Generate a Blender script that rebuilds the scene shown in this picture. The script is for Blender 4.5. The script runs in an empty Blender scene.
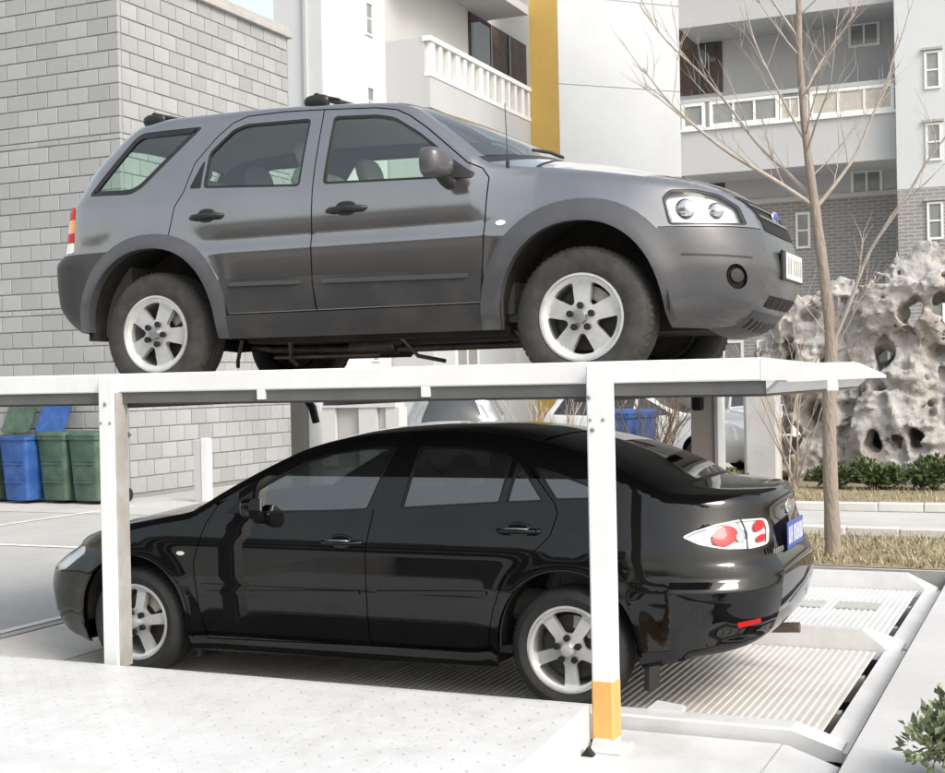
import bpy, bmesh, math, random
import numpy as np
from mathutils import Vector, Matrix, noise
from mathutils.geometry import delaunay_2d_cdt

random.seed(11)
rng = np.random.default_rng(11)
scene = bpy.context.scene
COL = scene.collection
R = math.radians
PI = math.pi

# ------------------------------------------------------------------ camera
cam_d = bpy.data.cameras.new('camera')
cam = bpy.data.objects.new('camera', cam_d)
COL.objects.link(cam)
cam_d.sensor_fit = 'HORIZONTAL'
cam_d.sensor_width = 36.0
cam_d.lens = 51.29
cam_d.clip_start = 0.1
cam_d.clip_end = 3000
YAW, PITCH, ROLL = R(23.845), R(-0.212), R(-1.153)
fw = Vector((-math.sin(YAW) * math.cos(PITCH), math.cos(YAW) * math.cos(PITCH), math.sin(PITCH)))
rt = fw.cross(Vector((0, 0, 1))).normalized()
up = rt.cross(fw)
r2 = rt * math.cos(ROLL) + up * math.sin(ROLL)
u2 = up * math.cos(ROLL) - rt * math.sin(ROLL)
mw = Matrix((r2, u2, -fw)).transposed().to_4x4()
mw.translation = Vector((5.010, -6.381, 1.682))
cam.matrix_world = mw
scene.camera = cam

# ------------------------------------------------------------------ sky, sun, exposure
SUN_EL, SUN_AZ = R(43), R(116)            # azimuth measured clockwise from +Y
world = bpy.data.worlds.new('World')
scene.world = world
world.use_nodes = True
wn = world.node_tree.nodes
wl = world.node_tree.links
wn.clear()
sky = wn.new('ShaderNodeTexSky')
sky.sky_type = 'NISHITA'
sky.sun_disc = False
sky.sun_elevation = SUN_EL
sky.sun_rotation = SUN_AZ
sky.air_density = 2.0
sky.dust_density = 4.0
sky.ozone_density = 0.6
bg = wn.new('ShaderNodeBackground')
bg.inputs['Strength'].default_value = 0.15
wo = wn.new('ShaderNodeOutputWorld')
hz = wn.new('ShaderNodeHueSaturation')          # thin high haze: a whiter sky
hz.inputs['Saturation'].default_value = 0.48
wl.new(sky.outputs['Color'], hz.inputs['Color'])
wl.new(hz.outputs['Color'], bg.inputs['Color'])
wl.new(bg.outputs['Background'], wo.inputs['Surface'])
sun_d = bpy.data.lights.new('sun', 'SUN')
sun_d.energy = 1.2
sun_d.angle = R(20.0)
sun_d.color = (1.0, 0.97, 0.93)
sun = bpy.data.objects.new('sun', sun_d)
COL.objects.link(sun)
sdir = Vector((math.sin(SUN_AZ) * math.cos(SUN_EL), math.cos(SUN_AZ) * math.cos(SUN_EL), math.sin(SUN_EL)))
sun.rotation_euler = sdir.to_track_quat('Z', 'Y').to_euler()
sun.location = (8, -8, 14)
scene.view_settings.view_transform = 'Standard'
scene.view_settings.look = 'None'
scene.view_settings.exposure = 0.72
scene.view_settings.gamma = 1.0
scene.view_settings.use_curve_mapping = False
scene.render.engine = 'CYCLES'

# ------------------------------------------------------------------ materials
MATS = {}

def material(name, col, rough=0.6, metal=0.0, var=0.12, vscale=3.0, bump=0.0, bscale=40.0, coat=0.0,
             spec=0.5, island=0.0, tint=None, tintamt=0.0, tscale=1.5, trans=0.0, stretch=(1, 1, 1), rvar=0.0, bdist=0.01):
    m = bpy.data.materials.new(name)
    m.use_nodes = True
    nt = m.node_tree
    N, L = nt.nodes, nt.links
    b = N['Principled BSDF']
    b.inputs['Roughness'].default_value = rough
    b.inputs['Metallic'].default_value = metal
    b.inputs['Specular IOR Level'].default_value = spec
    b.inputs['Coat Weight'].default_value = coat
    b.inputs['Coat Roughness'].default_value = 0.03
    tc = N.new('ShaderNodeTexCoord')
    mp = N.new('ShaderNodeMapping')
    mp.inputs['Scale'].default_value = stretch
    L.new(tc.outputs['Object'], mp.inputs['Vector'])
    n1 = N.new('ShaderNodeTexNoise')
    n1.inputs['Scale'].default_value = vscale
    n1.inputs['Detail'].default_value = 6
    n1.inputs['Roughness'].default_value = 0.65
    L.new(mp.outputs['Vector'], n1.inputs['Vector'])
    hsv = N.new('ShaderNodeHueSaturation')
    hsv.inputs['Color'].default_value = (*col, 1)
    mr = N.new('ShaderNodeMapRange')
    mr.inputs['From Min'].default_value = 0.25
    mr.inputs['From Max'].default_value = 0.75
    mr.inputs['To Min'].default_value = 1 - var
    mr.inputs['To Max'].default_value = 1 + var
    L.new(n1.outputs['Fac'], mr.inputs['Value'])
    val = mr.outputs['Result']
    if island > 0:
        ge = N.new('ShaderNodeNewGeometry')
        oi = N.new('ShaderNodeObjectInfo')
        ad = N.new('ShaderNodeMath'); ad.operation = 'ADD'
        L.new(ge.outputs['Random Per Island'], ad.inputs[0])
        L.new(oi.outputs['Random'], ad.inputs[1])
        fr = N.new('ShaderNodeMath'); fr.operation = 'FRACT'
        L.new(ad.outputs[0], fr.inputs[0])
        m2 = N.new('ShaderNodeMapRange')
        m2.inputs['To Min'].default_value = 1 - island
        m2.inputs['To Max'].default_value = 1 + island
        L.new(fr.outputs[0], m2.inputs['Value'])
        mu = N.new('ShaderNodeMath'); mu.operation = 'MULTIPLY'
        L.new(val, mu.inputs[0]); L.new(m2.outputs['Result'], mu.inputs[1])
        val = mu.outputs[0]
    L.new(val, hsv.inputs['Value'])
    out = hsv.outputs['Color']
    if tint is not None:
        n2 = N.new('ShaderNodeTexNoise')
        n2.inputs['Scale'].default_value = tscale
        n2.inputs['Detail'].default_value = 8
        n2.inputs['Roughness'].default_value = 0.7
        L.new(mp.outputs['Vector'], n2.inputs['Vector'])
        m3 = N.new('ShaderNodeMapRange')
        m3.inputs['From Min'].default_value = 0.45
        m3.inputs['From Max'].default_value = 0.72
        m3.inputs['To Max'].default_value = tintamt
        L.new(n2.outputs['Fac'], m3.inputs['Value'])
        mx = N.new('ShaderNodeMix'); mx.data_type = 'RGBA'
        L.new(m3.outputs['Result'], mx.inputs['Factor'])
        L.new(out, mx.inputs['A'])
        mx.inputs['B'].default_value = (*tint, 1)
        out = mx.outputs['Result']
    L.new(out, b.inputs['Base Color'])
    if rvar > 0:
        m4 = N.new('ShaderNodeMapRange')
        m4.inputs['From Min'].default_value = 0.3
        m4.inputs['From Max'].default_value = 0.7
        m4.inputs['To Min'].default_value = max(0.0, rough - rvar)
        m4.inputs['To Max'].default_value = rough + rvar
        L.new(n1.outputs['Fac'], m4.inputs['Value'])
        L.new(m4.outputs['Result'], b.inputs['Roughness'])
    if bump > 0:
        n3 = N.new('ShaderNodeTexNoise')
        n3.inputs['Scale'].default_value = bscale
        n3.inputs['Detail'].default_value = 5
        L.new(mp.outputs['Vector'], n3.inputs['Vector'])
        bp = N.new('ShaderNodeBump')
        bp.inputs['Strength'].default_value = bump
        bp.inputs['Distance'].default_value = bdist
        L.new(n3.outputs['Fac'], bp.inputs['Height'])
        L.new(bp.outputs['Normal'], b.inputs['Normal'])
    MATS[name] = m
    return m

def glass(name, tintc, f0=0.08, rough=0.0):
    """thin sheet of glass: tinted see-through plus mirror reflection by angle, the same from both sides"""
    m = bpy.data.materials.new(name)
    m.use_nodes = True
    N, L = m.node_tree.nodes, m.node_tree.links
    N.clear()
    o = N.new('ShaderNodeOutputMaterial')
    t = N.new('ShaderNodeBsdfTransparent'); t.inputs['Color'].default_value = (*tintc, 1)
    g = N.new('ShaderNodeBsdfGlossy'); g.inputs['Roughness'].default_value = rough
    ge = N.new('ShaderNodeNewGeometry')
    dt = N.new('ShaderNodeVectorMath'); dt.operation = 'DOT_PRODUCT'
    L.new(ge.outputs['Incoming'], dt.inputs[0]); L.new(ge.outputs['Normal'], dt.inputs[1])
    def mth(op, a, b):
        n = N.new('ShaderNodeMath'); n.operation = op
        for i, v in enumerate((a, b)):
            if v is None: continue
            if isinstance(v, (int, float)): n.inputs[i].default_value = v
            else: L.new(v, n.inputs[i])
        return n.outputs[0]
    c = mth('ABSOLUTE', dt.outputs['Value'], None)
    k = mth('POWER', mth('SUBTRACT', 1.0, c), 5.0)
    fac = mth('ADD', mth('MULTIPLY', k, 1.0 - f0), f0)
    mx = N.new('ShaderNodeMixShader')
    L.new(fac, mx.inputs[0]); L.new(t.outputs[0], mx.inputs[1]); L.new(g.outputs[0], mx.inputs[2])
    L.new(mx.outputs[0], o.inputs['Surface'])
    MATS[name] = m
    return m

def brick_mat(name, c1, c2, mortar, w, h, scale=1.0):
    """fine far-away brick courses, in wall-plane coordinates"""
    m = material(name, c1, rough=0.9)
    N, L = m.node_tree.nodes, m.node_tree.links
    b = N['Principled BSDF']
    tc = N.new('ShaderNodeTexCoord')
    sp = N.new('ShaderNodeSeparateXYZ'); L.new(tc.outputs['Object'], sp.inputs[0])
    ad = N.new('ShaderNodeMath'); ad.operation = 'ADD'
    L.new(sp.outputs['X'], ad.inputs[0]); L.new(sp.outputs['Y'], ad.inputs[1])
    cb = N.new('ShaderNodeCombineXYZ')
    L.new(ad.outputs[0], cb.inputs['X']); L.new(sp.outputs['Z'], cb.inputs['Y'])
    bt = N.new('ShaderNodeTexBrick')
    bt.inputs['Color1'].default_value = (*c1, 1)
    bt.inputs['Color2'].default_value = (*c2, 1)
    bt.inputs['Mortar'].default_value = (*mortar, 1)
    bt.inputs['Scale'].default_value = scale
    bt.inputs['Brick Width'].default_value = w
    bt.inputs['Row Height'].default_value = h
    bt.inputs['Mortar Size'].default_value = 0.012
    L.new(cb.outputs[0], bt.inputs['Vector'])
    L.new(bt.outputs['Color'], b.inputs['Base Color'])
    return m

# ------------------------------------------------------------------ mesh helpers
def mk(name, V, F, mat, parent=None, smooth=False, angle=None, loc=None):
    me = bpy.data.meshes.new(name)
    me.from_pydata([tuple(v) for v in V], [], [tuple(int(i) for i in f) for f in F])
    me.validate()
    if smooth:
        me.polygons.foreach_set('use_smooth', [True] * len(me.polygons))
        if angle is not None:
            me.set_sharp_from_angle(angle=R(angle))
    if isinstance(mat, str):
        mat = MATS[mat]
    me.materials.append(mat)
    o = bpy.data.objects.new(name, me)
    COL.objects.link(o)
    if parent is not None:
        o.parent = parent
    if loc is not None:
        o.location = loc
    return o

def tag(o, label=None, cat=None, group=None, kind=None):
    if label: o['label'] = label
    if cat: o['category'] = cat
    if group: o['group'] = group
    if kind: o['kind'] = kind
    return o

def thing(name, label, cat, loc=(0, 0, 0), rz=0.0, group=None):
    o = bpy.data.objects.new(name, None)
    o.empty_display_size = 0.2
    COL.objects.link(o)
    o.location = loc
    o.rotation_euler = (0, 0, rz)
    return tag(o, label, cat, group)

def copy_tree(o, parent=None):
    c = o.copy()
    COL.objects.link(c)
    c.parent = parent
    for ch in o.children:
        copy_tree(ch, c)
    return c

class MB:
    """collects simple shapes into one mesh"""
    def __init__(self):
        self.V = []; self.F = []
    def add(self, V, F):
        n = len(self.V)
        self.V += [tuple(v) for v in V]
        self.F += [tuple(i + n for i in f) for f in F]
        return self
    def box(self, x0, x1, y0, y1, z0, z1, b=0.0):
        if b <= 0:
            V = [(x, y, z) for z in (z0, z1) for y in (y0, y1) for x in (x0, x1)]
            return self.add(V, [(0, 2, 3, 1), (4, 5, 7, 6), (0, 1, 5, 4), (2, 6, 7, 3), (0, 4, 6, 2), (1, 3, 7, 5)])
        V, F = chamfer_box(x0, x1, y0, y1, z0, z1, b)
        return self.add(V, F)
    def prism(self, poly, axis, a, b):
        """poly in the plane normal to axis (xz for y, yz for x, xy for z), extruded from a to b"""
        n = len(poly)
        def P(p, t):
            return (t, p[0], p[1]) if axis == 'x' else (p[0], t, p[1]) if axis == 'y' else (p[0], p[1], t)
        V = [P(p, a) for p in poly] + [P(p, b) for p in poly]
        F = [tuple(range(n - 1, -1, -1)), tuple(range(n, 2 * n))]
        F += [(i, (i + 1) % n, n + (i + 1) % n, n + i) for i in range(n)]
        return self.add(V, F)
    def tube(self, pts, rad, n=8, cap=True):
        pts = [Vector(p) for p in pts]
        if not hasattr(rad, '__len__'):
            rad = [rad] * len(pts)
        V = []; F = []
        prev = None
        for i, p in enumerate(pts):
            d = (pts[min(i + 1, len(pts) - 1)] - pts[max(i - 1, 0)]).normalized()
            if prev is None:
                a = d.cross(Vector((0, 0, 1)))
                if a.length < 1e-3: a = d.cross(Vector((1, 0, 0)))
                a.normalize()
            else:
                a = (prev - d * prev.dot(d)).normalized()
            prev = a
            bq = d.cross(a)
            for k in range(n):
                t = 2 * PI * k / n
                V.append(p + (a * math.cos(t) + bq * math.sin(t)) * rad[i])
        for i in range(len(pts) - 1):
            for k in range(n):
                F.append((i * n + k, i * n + (k + 1) % n, (i + 1) * n + (k + 1) % n, (i + 1) * n + k))
        if cap:
            F.append(tuple(range(n - 1, -1, -1)))
            F.append(tuple(range((len(pts) - 1) * n, len(pts) * n)))
        return self.add(V, F)
    def lathe(self, prof, n=48, axis='y', c=(0, 0, 0), closed=False):
        """prof: (radius, along)"""
        V = []; F = []
        for r, a in prof:
            for k in range(n):
                t = 2 * PI * k / n
                p = (r * math.cos(t), a, r * math.sin(t)) if axis == 'y' else (r * math.cos(t), r * math.sin(t), a) if axis == 'z' else (a, r * math.cos(t), r * math.sin(t))
                V.append((p[0] + c[0], p[1] + c[1], p[2] + c[2]))
        m = len(prof)
        for i in range(m if closed else m - 1):
            j = (i + 1) % m
            for k in range(n):
                F.append((i * n + k, i * n + (k + 1) % n, j * n + (k + 1) % n, j * n + k))
        return self.add(V, F)
    def build(self, name, mat, parent=None, smooth=False, angle=None, loc=None):
        return mk(name, self.V, self.F, mat, parent, smooth, angle, loc)

def chamfer_box(x0, x1, y0, y1, z0, z1, b):
    bm = bmesh.new()
    bmesh.ops.create_cube(bm, size=1)
    for v in bm.verts:
        v.co = Vector(((x0 + x1) / 2 + v.co.x * (x1 - x0), (y0 + y1) / 2 + v.co.y * (y1 - y0), (z0 + z1) / 2 + v.co.z * (z1 - z0)))
    bmesh.ops.bevel(bm, geom=list(bm.edges), offset=b, segments=1, affect='EDGES', profile=0.5)
    bm.verts.index_update()
    V = [tuple(v.co) for v in bm.verts]
    F = [tuple(v.index for v in f.verts) for f in bm.faces]
    bm.free()
    return V, F

def structure(o):
    o['kind'] = 'structure'
    return o

# ------------------------------------------------------------------ curve and region tools
def pchip(X, Y):
    X = np.asarray(X, float); Y = np.asarray(Y, float)
    h = np.diff(X); d = np.diff(Y) / h
    m = np.empty(len(X)); m[0] = d[0]; m[-1] = d[-1]
    for i in range(1, len(X) - 1):
        if d[i - 1] * d[i] <= 0: m[i] = 0
        else:
            w1 = 2 * h[i] + h[i - 1]; w2 = h[i] + 2 * h[i - 1]
            m[i] = (w1 + w2) / (w1 / d[i - 1] + w2 / d[i])
    def f(x):
        x = np.clip(np.asarray(x, float), X[0], X[-1])
        i = np.clip(np.searchsorted(X, x, side='right') - 1, 0, len(X) - 2)
        t = (x - X[i]) / h[i]
        return ((1 + 2 * t) * (1 - t) ** 2 * Y[i] + t * (1 - t) ** 2 * h[i] * m[i]
                + t * t * (3 - 2 * t) * Y[i + 1] + t * t * (t - 1) * h[i] * m[i + 1])
    return f

def densify(poly, step, closed=True):
    out = []
    n = len(poly)
    for i in range(n if closed else n - 1):
        a = np.array(poly[i], float); b = np.array(poly[(i + 1) % n], float)
        k = max(1, int(math.ceil(np.linalg.norm(b - a) / step)))
        for j in range(k):
            out.append(a + (b - a) * j / k)
    if not closed: out.append(np.array(poly[-1], float))
    return np.array(out)

def inside(poly, P):
    poly = np.asarray(poly, float)
    x, y = P[:, 0], P[:, 1]
    r = np.zeros(len(P), bool)
    a = poly; b = np.roll(poly, -1, 0)
    for (x0, y0), (x1, y1) in zip(a, b):
        if y0 == y1: continue
        c = ((y0 > y) != (y1 > y)) & (x < (x1 - x0) * (y - y0) / (y1 - y0) + x0)
        r ^= c
    return r

def seg_dist(line, P, closed=False):
    line = np.asarray(line, float)
    a = line if closed else line[:-1]
    b = np.roll(line, -1, 0) if closed else line[1:]
    best = np.full(len(P), 1e9)
    for p, q in zip(a, b):
        d = q - p; l2 = d @ d
        if l2 < 1e-12: continue
        t = np.clip(((P - p) @ d) / l2, 0, 1)
        e = P - (p + t[:, None] * d)
        best = np.minimum(best, e[:, 0] ** 2 + e[:, 1] ** 2)
    return np.sqrt(best)

def smooth_poly(pts, closed=True, n=6):
    """Catmull-Rom through the points"""
    P = [np.array(p, float) for p in pts]
    m = len(P); out = []
    for i in range(m if closed else m - 1):
        p0 = P[(i - 1) % m] if closed or i > 0 else P[0]
        p1 = P[i]; p2 = P[(i + 1) % m]
        p3 = P[(i + 2) % m] if closed or i + 2 < m else P[-1]
        for j in range(n):
            t = j / n
            out.append(0.5 * ((2 * p1) + (-p0 + p2) * t + (2 * p0 - 5 * p1 + 4 * p2 - p3) * t * t + (-p0 + 3 * p1 - 3 * p2 + p3) * t ** 3))
    if not closed: out.append(P[-1])
    return np.array(out)

def round_poly(pts, r, n=4):
    """polygon with rounded corners"""
    P = [np.array(p, float) for p in pts]
    out = []
    m = len(P)
    for i in range(m):
        a, b, c = P[i - 1], P[i], P[(i + 1) % m]
        u = a - b; v = c - b
        ru = min(r, np.linalg.norm(u) * 0.45); rv = min(r, np.linalg.norm(v) * 0.45)
        p = b + u / np.linalg.norm(u) * ru; q = b + v / np.linalg.norm(v) * rv
        for j in range(n + 1):
            t = j / n
            out.append((1 - t) ** 2 * p + 2 * t * (1 - t) * b + t * t * q)
    return np.array(out)

def offset_poly(poly, d):
    """inset (d > 0) of a polygon along averaged edge normals"""
    P = np.asarray(poly, float)
    area = 0.5 * np.sum(P[:, 0] * np.roll(P[:, 1], -1) - np.roll(P[:, 0], -1) * P[:, 1])
    s = 1 if area > 0 else -1
    e1 = P - np.roll(P, 1, 0); e2 = np.roll(P, -1, 0) - P
    def nrm(e):
        l = np.maximum(np.linalg.norm(e, axis=1), 1e-9)[:, None]
        return np.stack([-e[:, 1], e[:, 0]], 1) / l * s
    n = nrm(e1) + nrm(e2)
    l = np.maximum(np.linalg.norm(n, axis=1), 0.6)[:, None]
    return P + n / l * d * np.minimum(1.6, 2 / np.maximum(l, 1e-6))

def ribbon(line, w):
    L = densify(line, 0.04, closed=False)
    d = np.gradient(L, axis=0)
    d /= np.maximum(np.linalg.norm(d, axis=1), 1e-9)[:, None]
    n = np.stack([-d[:, 1], d[:, 0]], 1) * w
    return np.concatenate([L + n, (L - n)[::-1]])

def region(include, exclude=(), h=0.03, extra=None):
    inc = [densify(p, h) for p in include]
    lo = np.max([p.min(0) for p in inc], 0) - 1e-6
    hi = np.min([p.max(0) for p in inc], 0) + 1e-6
    exc = []
    for p in exclude:
        p = np.asarray(p, float)
        if (p.max(0) > lo).all() and (p.min(0) < hi).all():
            exc.append(densify(p, h))
    ny = max(2, int((hi[1] - lo[1]) / (h * 0.866)) + 1)
    pts = []
    for j in range(ny):
        x = np.arange(lo[0] + (h / 2 if j % 2 else 0), hi[0], h)
        pts.append(np.stack([x, np.full(len(x), lo[1] + j * h * 0.866)], 1))
    Pg = np.concatenate(pts)
    if extra is not None:
        Pg = np.concatenate([Pg, extra])
    ok = np.ones(len(Pg), bool)
    for p in inc: ok &= inside(p, Pg)
    for p in exc: ok &= ~inside(p, Pg)
    Pg = Pg[ok]
    ne = 0 if extra is None else 1
    if len(Pg):
        d = np.full(len(Pg), 1e9)
        for p in inc + exc: d = np.minimum(d, seg_dist(p, Pg, True))
        Pg = Pg[d > (h * 0.12 if ne else h * 0.4)]
    verts = []; edges = []
    for p in inc + exc:
        n0 = len(verts); k = len(p)
        verts += [Vector((float(a), float(b))) for a, b in p]
        edges += [(n0 + i, n0 + (i + 1) % k) for i in range(k)]
    verts += [Vector((float(a), float(b))) for a, b in Pg]
    r = delaunay_2d_cdt(verts, edges, [], 0, 1e-5)
    V = np.array([(v.x, v.y) for v in r[0]]); F = np.array([f for f in r[2]], int)
    c = V[F].mean(1)
    ok = np.ones(len(F), bool)
    for p in inc: ok &= inside(p, c)
    for p in exc: ok &= ~inside(p, c)
    F = F[ok]
    used = np.unique(F)
    mp = np.full(len(V), -1); mp[used] = np.arange(len(used))
    V = V[used]; F = mp[F]
    a = V[F[:, 1]] - V[F[:, 0]]; b = V[F[:, 2]] - V[F[:, 0]]
    ar = a[:, 0] * b[:, 1] - a[:, 1] * b[:, 0]
    F[ar < 0] = F[ar < 0][:, ::-1]
    F = F[np.abs(ar) > 1e-9]
    return V, F

def boundary(F):
    E = {}
    for f in F:
        for i in range(3):
            a, b = int(f[i]), int(f[(i + 1) % 3])
            E[(a, b)] = 1
    return [e for e in E if (e[1], e[0]) not in E]

def plate(name, V2, F2, fn, thick, mat, parent, flip=False, smooth=True):
    """flat region lifted by fn(V2)->3D front surface, with a rim of depth 'thick' along vector returned by fn"""
    P, Nrm, back = fn(V2)
    n = len(P)
    Vs = [tuple(p) for p in P]
    Fs = [tuple(f[::-1]) if flip else tuple(f) for f in F2]
    LN = [tuple(Nrm[i]) for f in Fs for i in f]
    if thick > 0:
        idx = {}
        for a, b in boundary(F2):
            for q in (a, b):
                if q not in idx:
                    idx[q] = (len(Vs), len(Vs) + 1)
                    Vs.append(tuple(P[q])); Vs.append(tuple(P[q] + back[q] * thick))
            f = (idx[b][0], idx[a][0], idx[a][1], idx[b][1])
            if flip: f = f[::-1]
            p0, p1, p2 = (np.array(Vs[f[0]]), np.array(Vs[f[1]]), np.array(Vs[f[2]]))
            nn = np.cross(p1 - p0, p2 - p0); l = np.linalg.norm(nn)
            nn = nn / l if l > 1e-12 else np.array([0, 0, 1.0])
            Fs.append(f); LN += [tuple(nn)] * 4
    me = bpy.data.meshes.new(name)
    me.from_pydata(Vs, [], [tuple(int(i) for i in f) for f in Fs])
    me.polygons.foreach_set('use_smooth', [True] * len(me.polygons))
    if smooth and len(LN) == len(me.loops):
        me.normals_split_custom_set(LN)
    me.materials.append(MATS[mat] if isinstance(mat, str) else mat)
    o = bpy.data.objects.new(name, me)
    COL.objects.link(o)
    if parent is not None: o.parent = parent
    return o

# ------------------------------------------------------------------ car body framework
class Body:
    """A car body shell. x runs along the car, z up, half width hw(x, z).
    keys: (side x, side z, centre x, centre z, name of the panel that follows)"""
    def __init__(self, keys, hwz, nose, tail, tapn, tapt, arches, flare=0.0, rr=0.06, crease=None, pw=2.3, nsign=1, bottom=()):
        S = np.array([(k[0], k[1]) for k in keys]); Cc = np.array([(k[2], k[3]) for k in keys])
        t = np.concatenate([[0], np.cumsum(np.linalg.norm(np.diff(S, axis=0), axis=1) + 1e-4)])
        self.kt = t; self.names = [k[4] for k in keys]
        self.fS = (pchip(t, S[:, 0]), pchip(t, S[:, 1])); self.fC = (pchip(t, Cc[:, 0]), pchip(t, Cc[:, 1]))
        tt = []
        for i in range(len(t) - 1):
            k = max(2, int((t[i + 1] - t[i]) / 0.03))
            tt += list(t[i] + (t[i + 1] - t[i]) * np.arange(k) / k)
        tt.append(t[-1]); self.tt = np.array(tt)
        self.S = np.stack([self.fS[0](self.tt), self.fS[1](self.tt)], 1)
        self.hwz = pchip(*zip(*hwz))
        self.nose = pchip(*zip(*nose)); self.tail = pchip(*zip(*tail))
        self.tapn = pchip(*zip(*tapn)); self.tapt = pchip(*zip(*tapt))
        self.arches = arches; self.flare = flare; self.rr = rr; self.crease = crease; self.pw = pw
        self.nsign = nsign
        self.SP = np.concatenate([self.S, np.array(bottom, float).reshape(-1, 2)])   # closed polygon with the bottom edge
    def hw(self, P):
        x, z = P[:, 0], P[:, 1]
        dn = np.maximum((self.nose(z) - x) * self.nsign, 0)
        dt = np.maximum((x - self.tail(z)) * self.nsign, 0)
        w = self.hwz(z) + self.tapn(dn) + self.tapt(dt)
        for cx, cz, rx, rz in self.arches:
            d = np.sqrt(((x - cx) / rx) ** 2 + ((z - cz) / rz) ** 2) - 1
            w = w + self.flare * np.exp(-(np.maximum(d, 0) / 0.2) ** 2) * (z > cz - 0.22)
        if self.crease is not None: w = w + self.crease(x, z)
        d = seg_dist(self.S, P)
        q = 0.93 * np.clip(1 - d / self.rr, 0, 1)
        return w - self.rr * (1 - np.sqrt(np.maximum(1 - q * q, 0)))
    def inward(self, V2, m):
        a = self.S[:-1]; d = self.S[1:] - a
        l2 = np.maximum((d * d).sum(1), 1e-12)
        best = np.full(len(V2), 1e9); idx = np.zeros(len(V2), int)
        for i in range(len(a)):
            t = np.clip(((V2 - a[i]) @ d[i]) / l2[i], 0, 1)
            e = V2 - (a[i] + t[:, None] * d[i])
            q = e[:, 0] ** 2 + e[:, 1] ** 2
            k = q < best
            best[k] = q[k]; idx[k] = i
        n = np.stack([d[:, 1], -d[:, 0]], 1) / np.sqrt(l2)[:, None]
        dist = np.sqrt(best)
        return V2 + n[idx] * np.maximum(m - dist, 0)[:, None]
    def surf(self, s, off):
        def fn(V2):
            e = 0.003
            w = self.hw(V2)
            W2 = V2
            V2 = self.inward(V2, e * 1.5)          # never difference across the outline
            gx = (self.hw(V2 + [e, 0]) - self.hw(V2 - [e, 0])) / (2 * e)
            gz = (self.hw(V2 + [0, e]) - self.hw(V2 - [0, e])) / (2 * e)
            N = np.stack([-gx, np.full(len(w), float(s)), -gz], 1)
            N /= np.linalg.norm(N, axis=1)[:, None]
            P = np.stack([W2[:, 0], s * (w - off), W2[:, 1]], 1)
            back = np.zeros_like(P); back[:, 1] = -s
            return P, N, back
        return fn
    def side(self, name, include, exclude, mat, parents, off=0.0, skirt=0.016, h=0.03, ring=True):
        """one panel on both sides; parents: pair (near, far). Returns the pair."""
        extra = None
        if ring:
            d = np.gradient(self.S, axis=0); d /= np.maximum(np.linalg.norm(d, axis=1), 1e-9)[:, None]
            n = np.stack([d[:, 1], -d[:, 0]], 1)
            extra = np.concatenate([self.S + n * q for q in (0.004, 0.014, 0.03)])
        V2, F2 = region([self.SP] + list(include), exclude, h, extra)
        out = []
        for s, par in zip((-1, 1), parents):
            out.append(plate(name, V2, F2, self.surf(s, off), skirt, mat, par, flip=(s > 0)))
        return out
    def strip_pt(self, tv, u):
        """tv: outline parameter, u in [-1, 1] across the car"""
        tv = np.asarray(tv, float); u = np.asarray(u, float)
        S = np.stack([self.fS[0](tv), self.fS[1](tv)], 1)
        Cc = np.stack([self.fC[0](tv), self.fC[1](tv)], 1)
        w = self.hw(S)
        k = np.abs(u) ** self.pw
        P = Cc + (S - Cc) * k[:, None]
        return np.stack([P[:, 0], u * w, P[:, 1]], 1)
    def strip_patch(self, name, t0, t1, u0, u1, mat, parent, off=0.0, nt=None, nu=24, thick=0.0):
        nt0 = nt
        nt = nt or 3
        if nt0 is None:
            tv = np.concatenate([[t0], self.tt[(self.tt > t0 + 1e-4) & (self.tt < t1 - 1e-4)], [t1]])
            nt = len(tv) - 1
        else: tv = np.linspace(t0, t1, nt + 1)
        T, U = np.meshgrid(tv, np.linspace(u0, u1, nu + 1), indexing='ij')
        T, U = T.ravel(), U.ravel()
        P = self.strip_pt(T, U)
        e = 0.004
        dt = self.strip_pt(np.minimum(T + e, self.kt[-1]), U) - self.strip_pt(np.maximum(T - e, 0), U)
        du = self.strip_pt(T, U + e) - self.strip_pt(T, U - e)
        N = np.cross(dt, du); N /= np.maximum(np.linalg.norm(N, axis=1), 1e-9)[:, None]
        cen = np.array([(self.S[:, 0].min() + self.S[:, 0].max()) / 2, 0, 0.6])
        sg = np.sign(np.sum(N * (P - cen), axis=1).sum())
        N *= sg
        P = P + N * off
        W = nu + 1
        F = []
        for i in range(nt):
            for j in range(nu):
                q = (i * W + j, (i + 1) * W + j, (i + 1) * W + j + 1, i * W + j + 1)
                F.append(q if sg > 0 else q[::-1])
        V = [tuple(p) for p in P]
        if thick > 0:
            loop = [j for j in range(W)] + [i * W + nu for i in range(1, nt + 1)] + [nt * W + j for j in range(nu - 1, -1, -1)] + [i * W for i in range(nt - 1, 0, -1)]
            n0 = len(V)
            V += [tuple(P[i]) for i in loop] + [tuple(P[i] - N[i] * thick) for i in loop]
            k = len(loop)
            for i in range(k):
                j = (i + 1) % k
                q = (n0 + i, n0 + j, n0 + k + j, n0 + k + i)
                F.append(q if sg > 0 else q[::-1])
        return mk(name, V, F, mat, parent, smooth=True, angle=40)
    def range_of(self, nm):
        i = [k for k, q in enumerate(self.names) if q == nm]
        return self.kt[i[0]], self.kt[min(i[-1] + 1, len(self.kt) - 1)]

def arch_poly(cx, cz, rx, rz, low=0.05, splay=0.03):
    a = np.linspace(PI, 0, 29)
    P = [(cx + rx * math.copysign(abs(math.cos(t)) ** 0.92, math.cos(t)), cz + rz * math.sin(t) ** 0.95) for t in a]
    return np.array([(cx - rx - splay, low)] + P + [(cx + rx + splay, low)])

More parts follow.
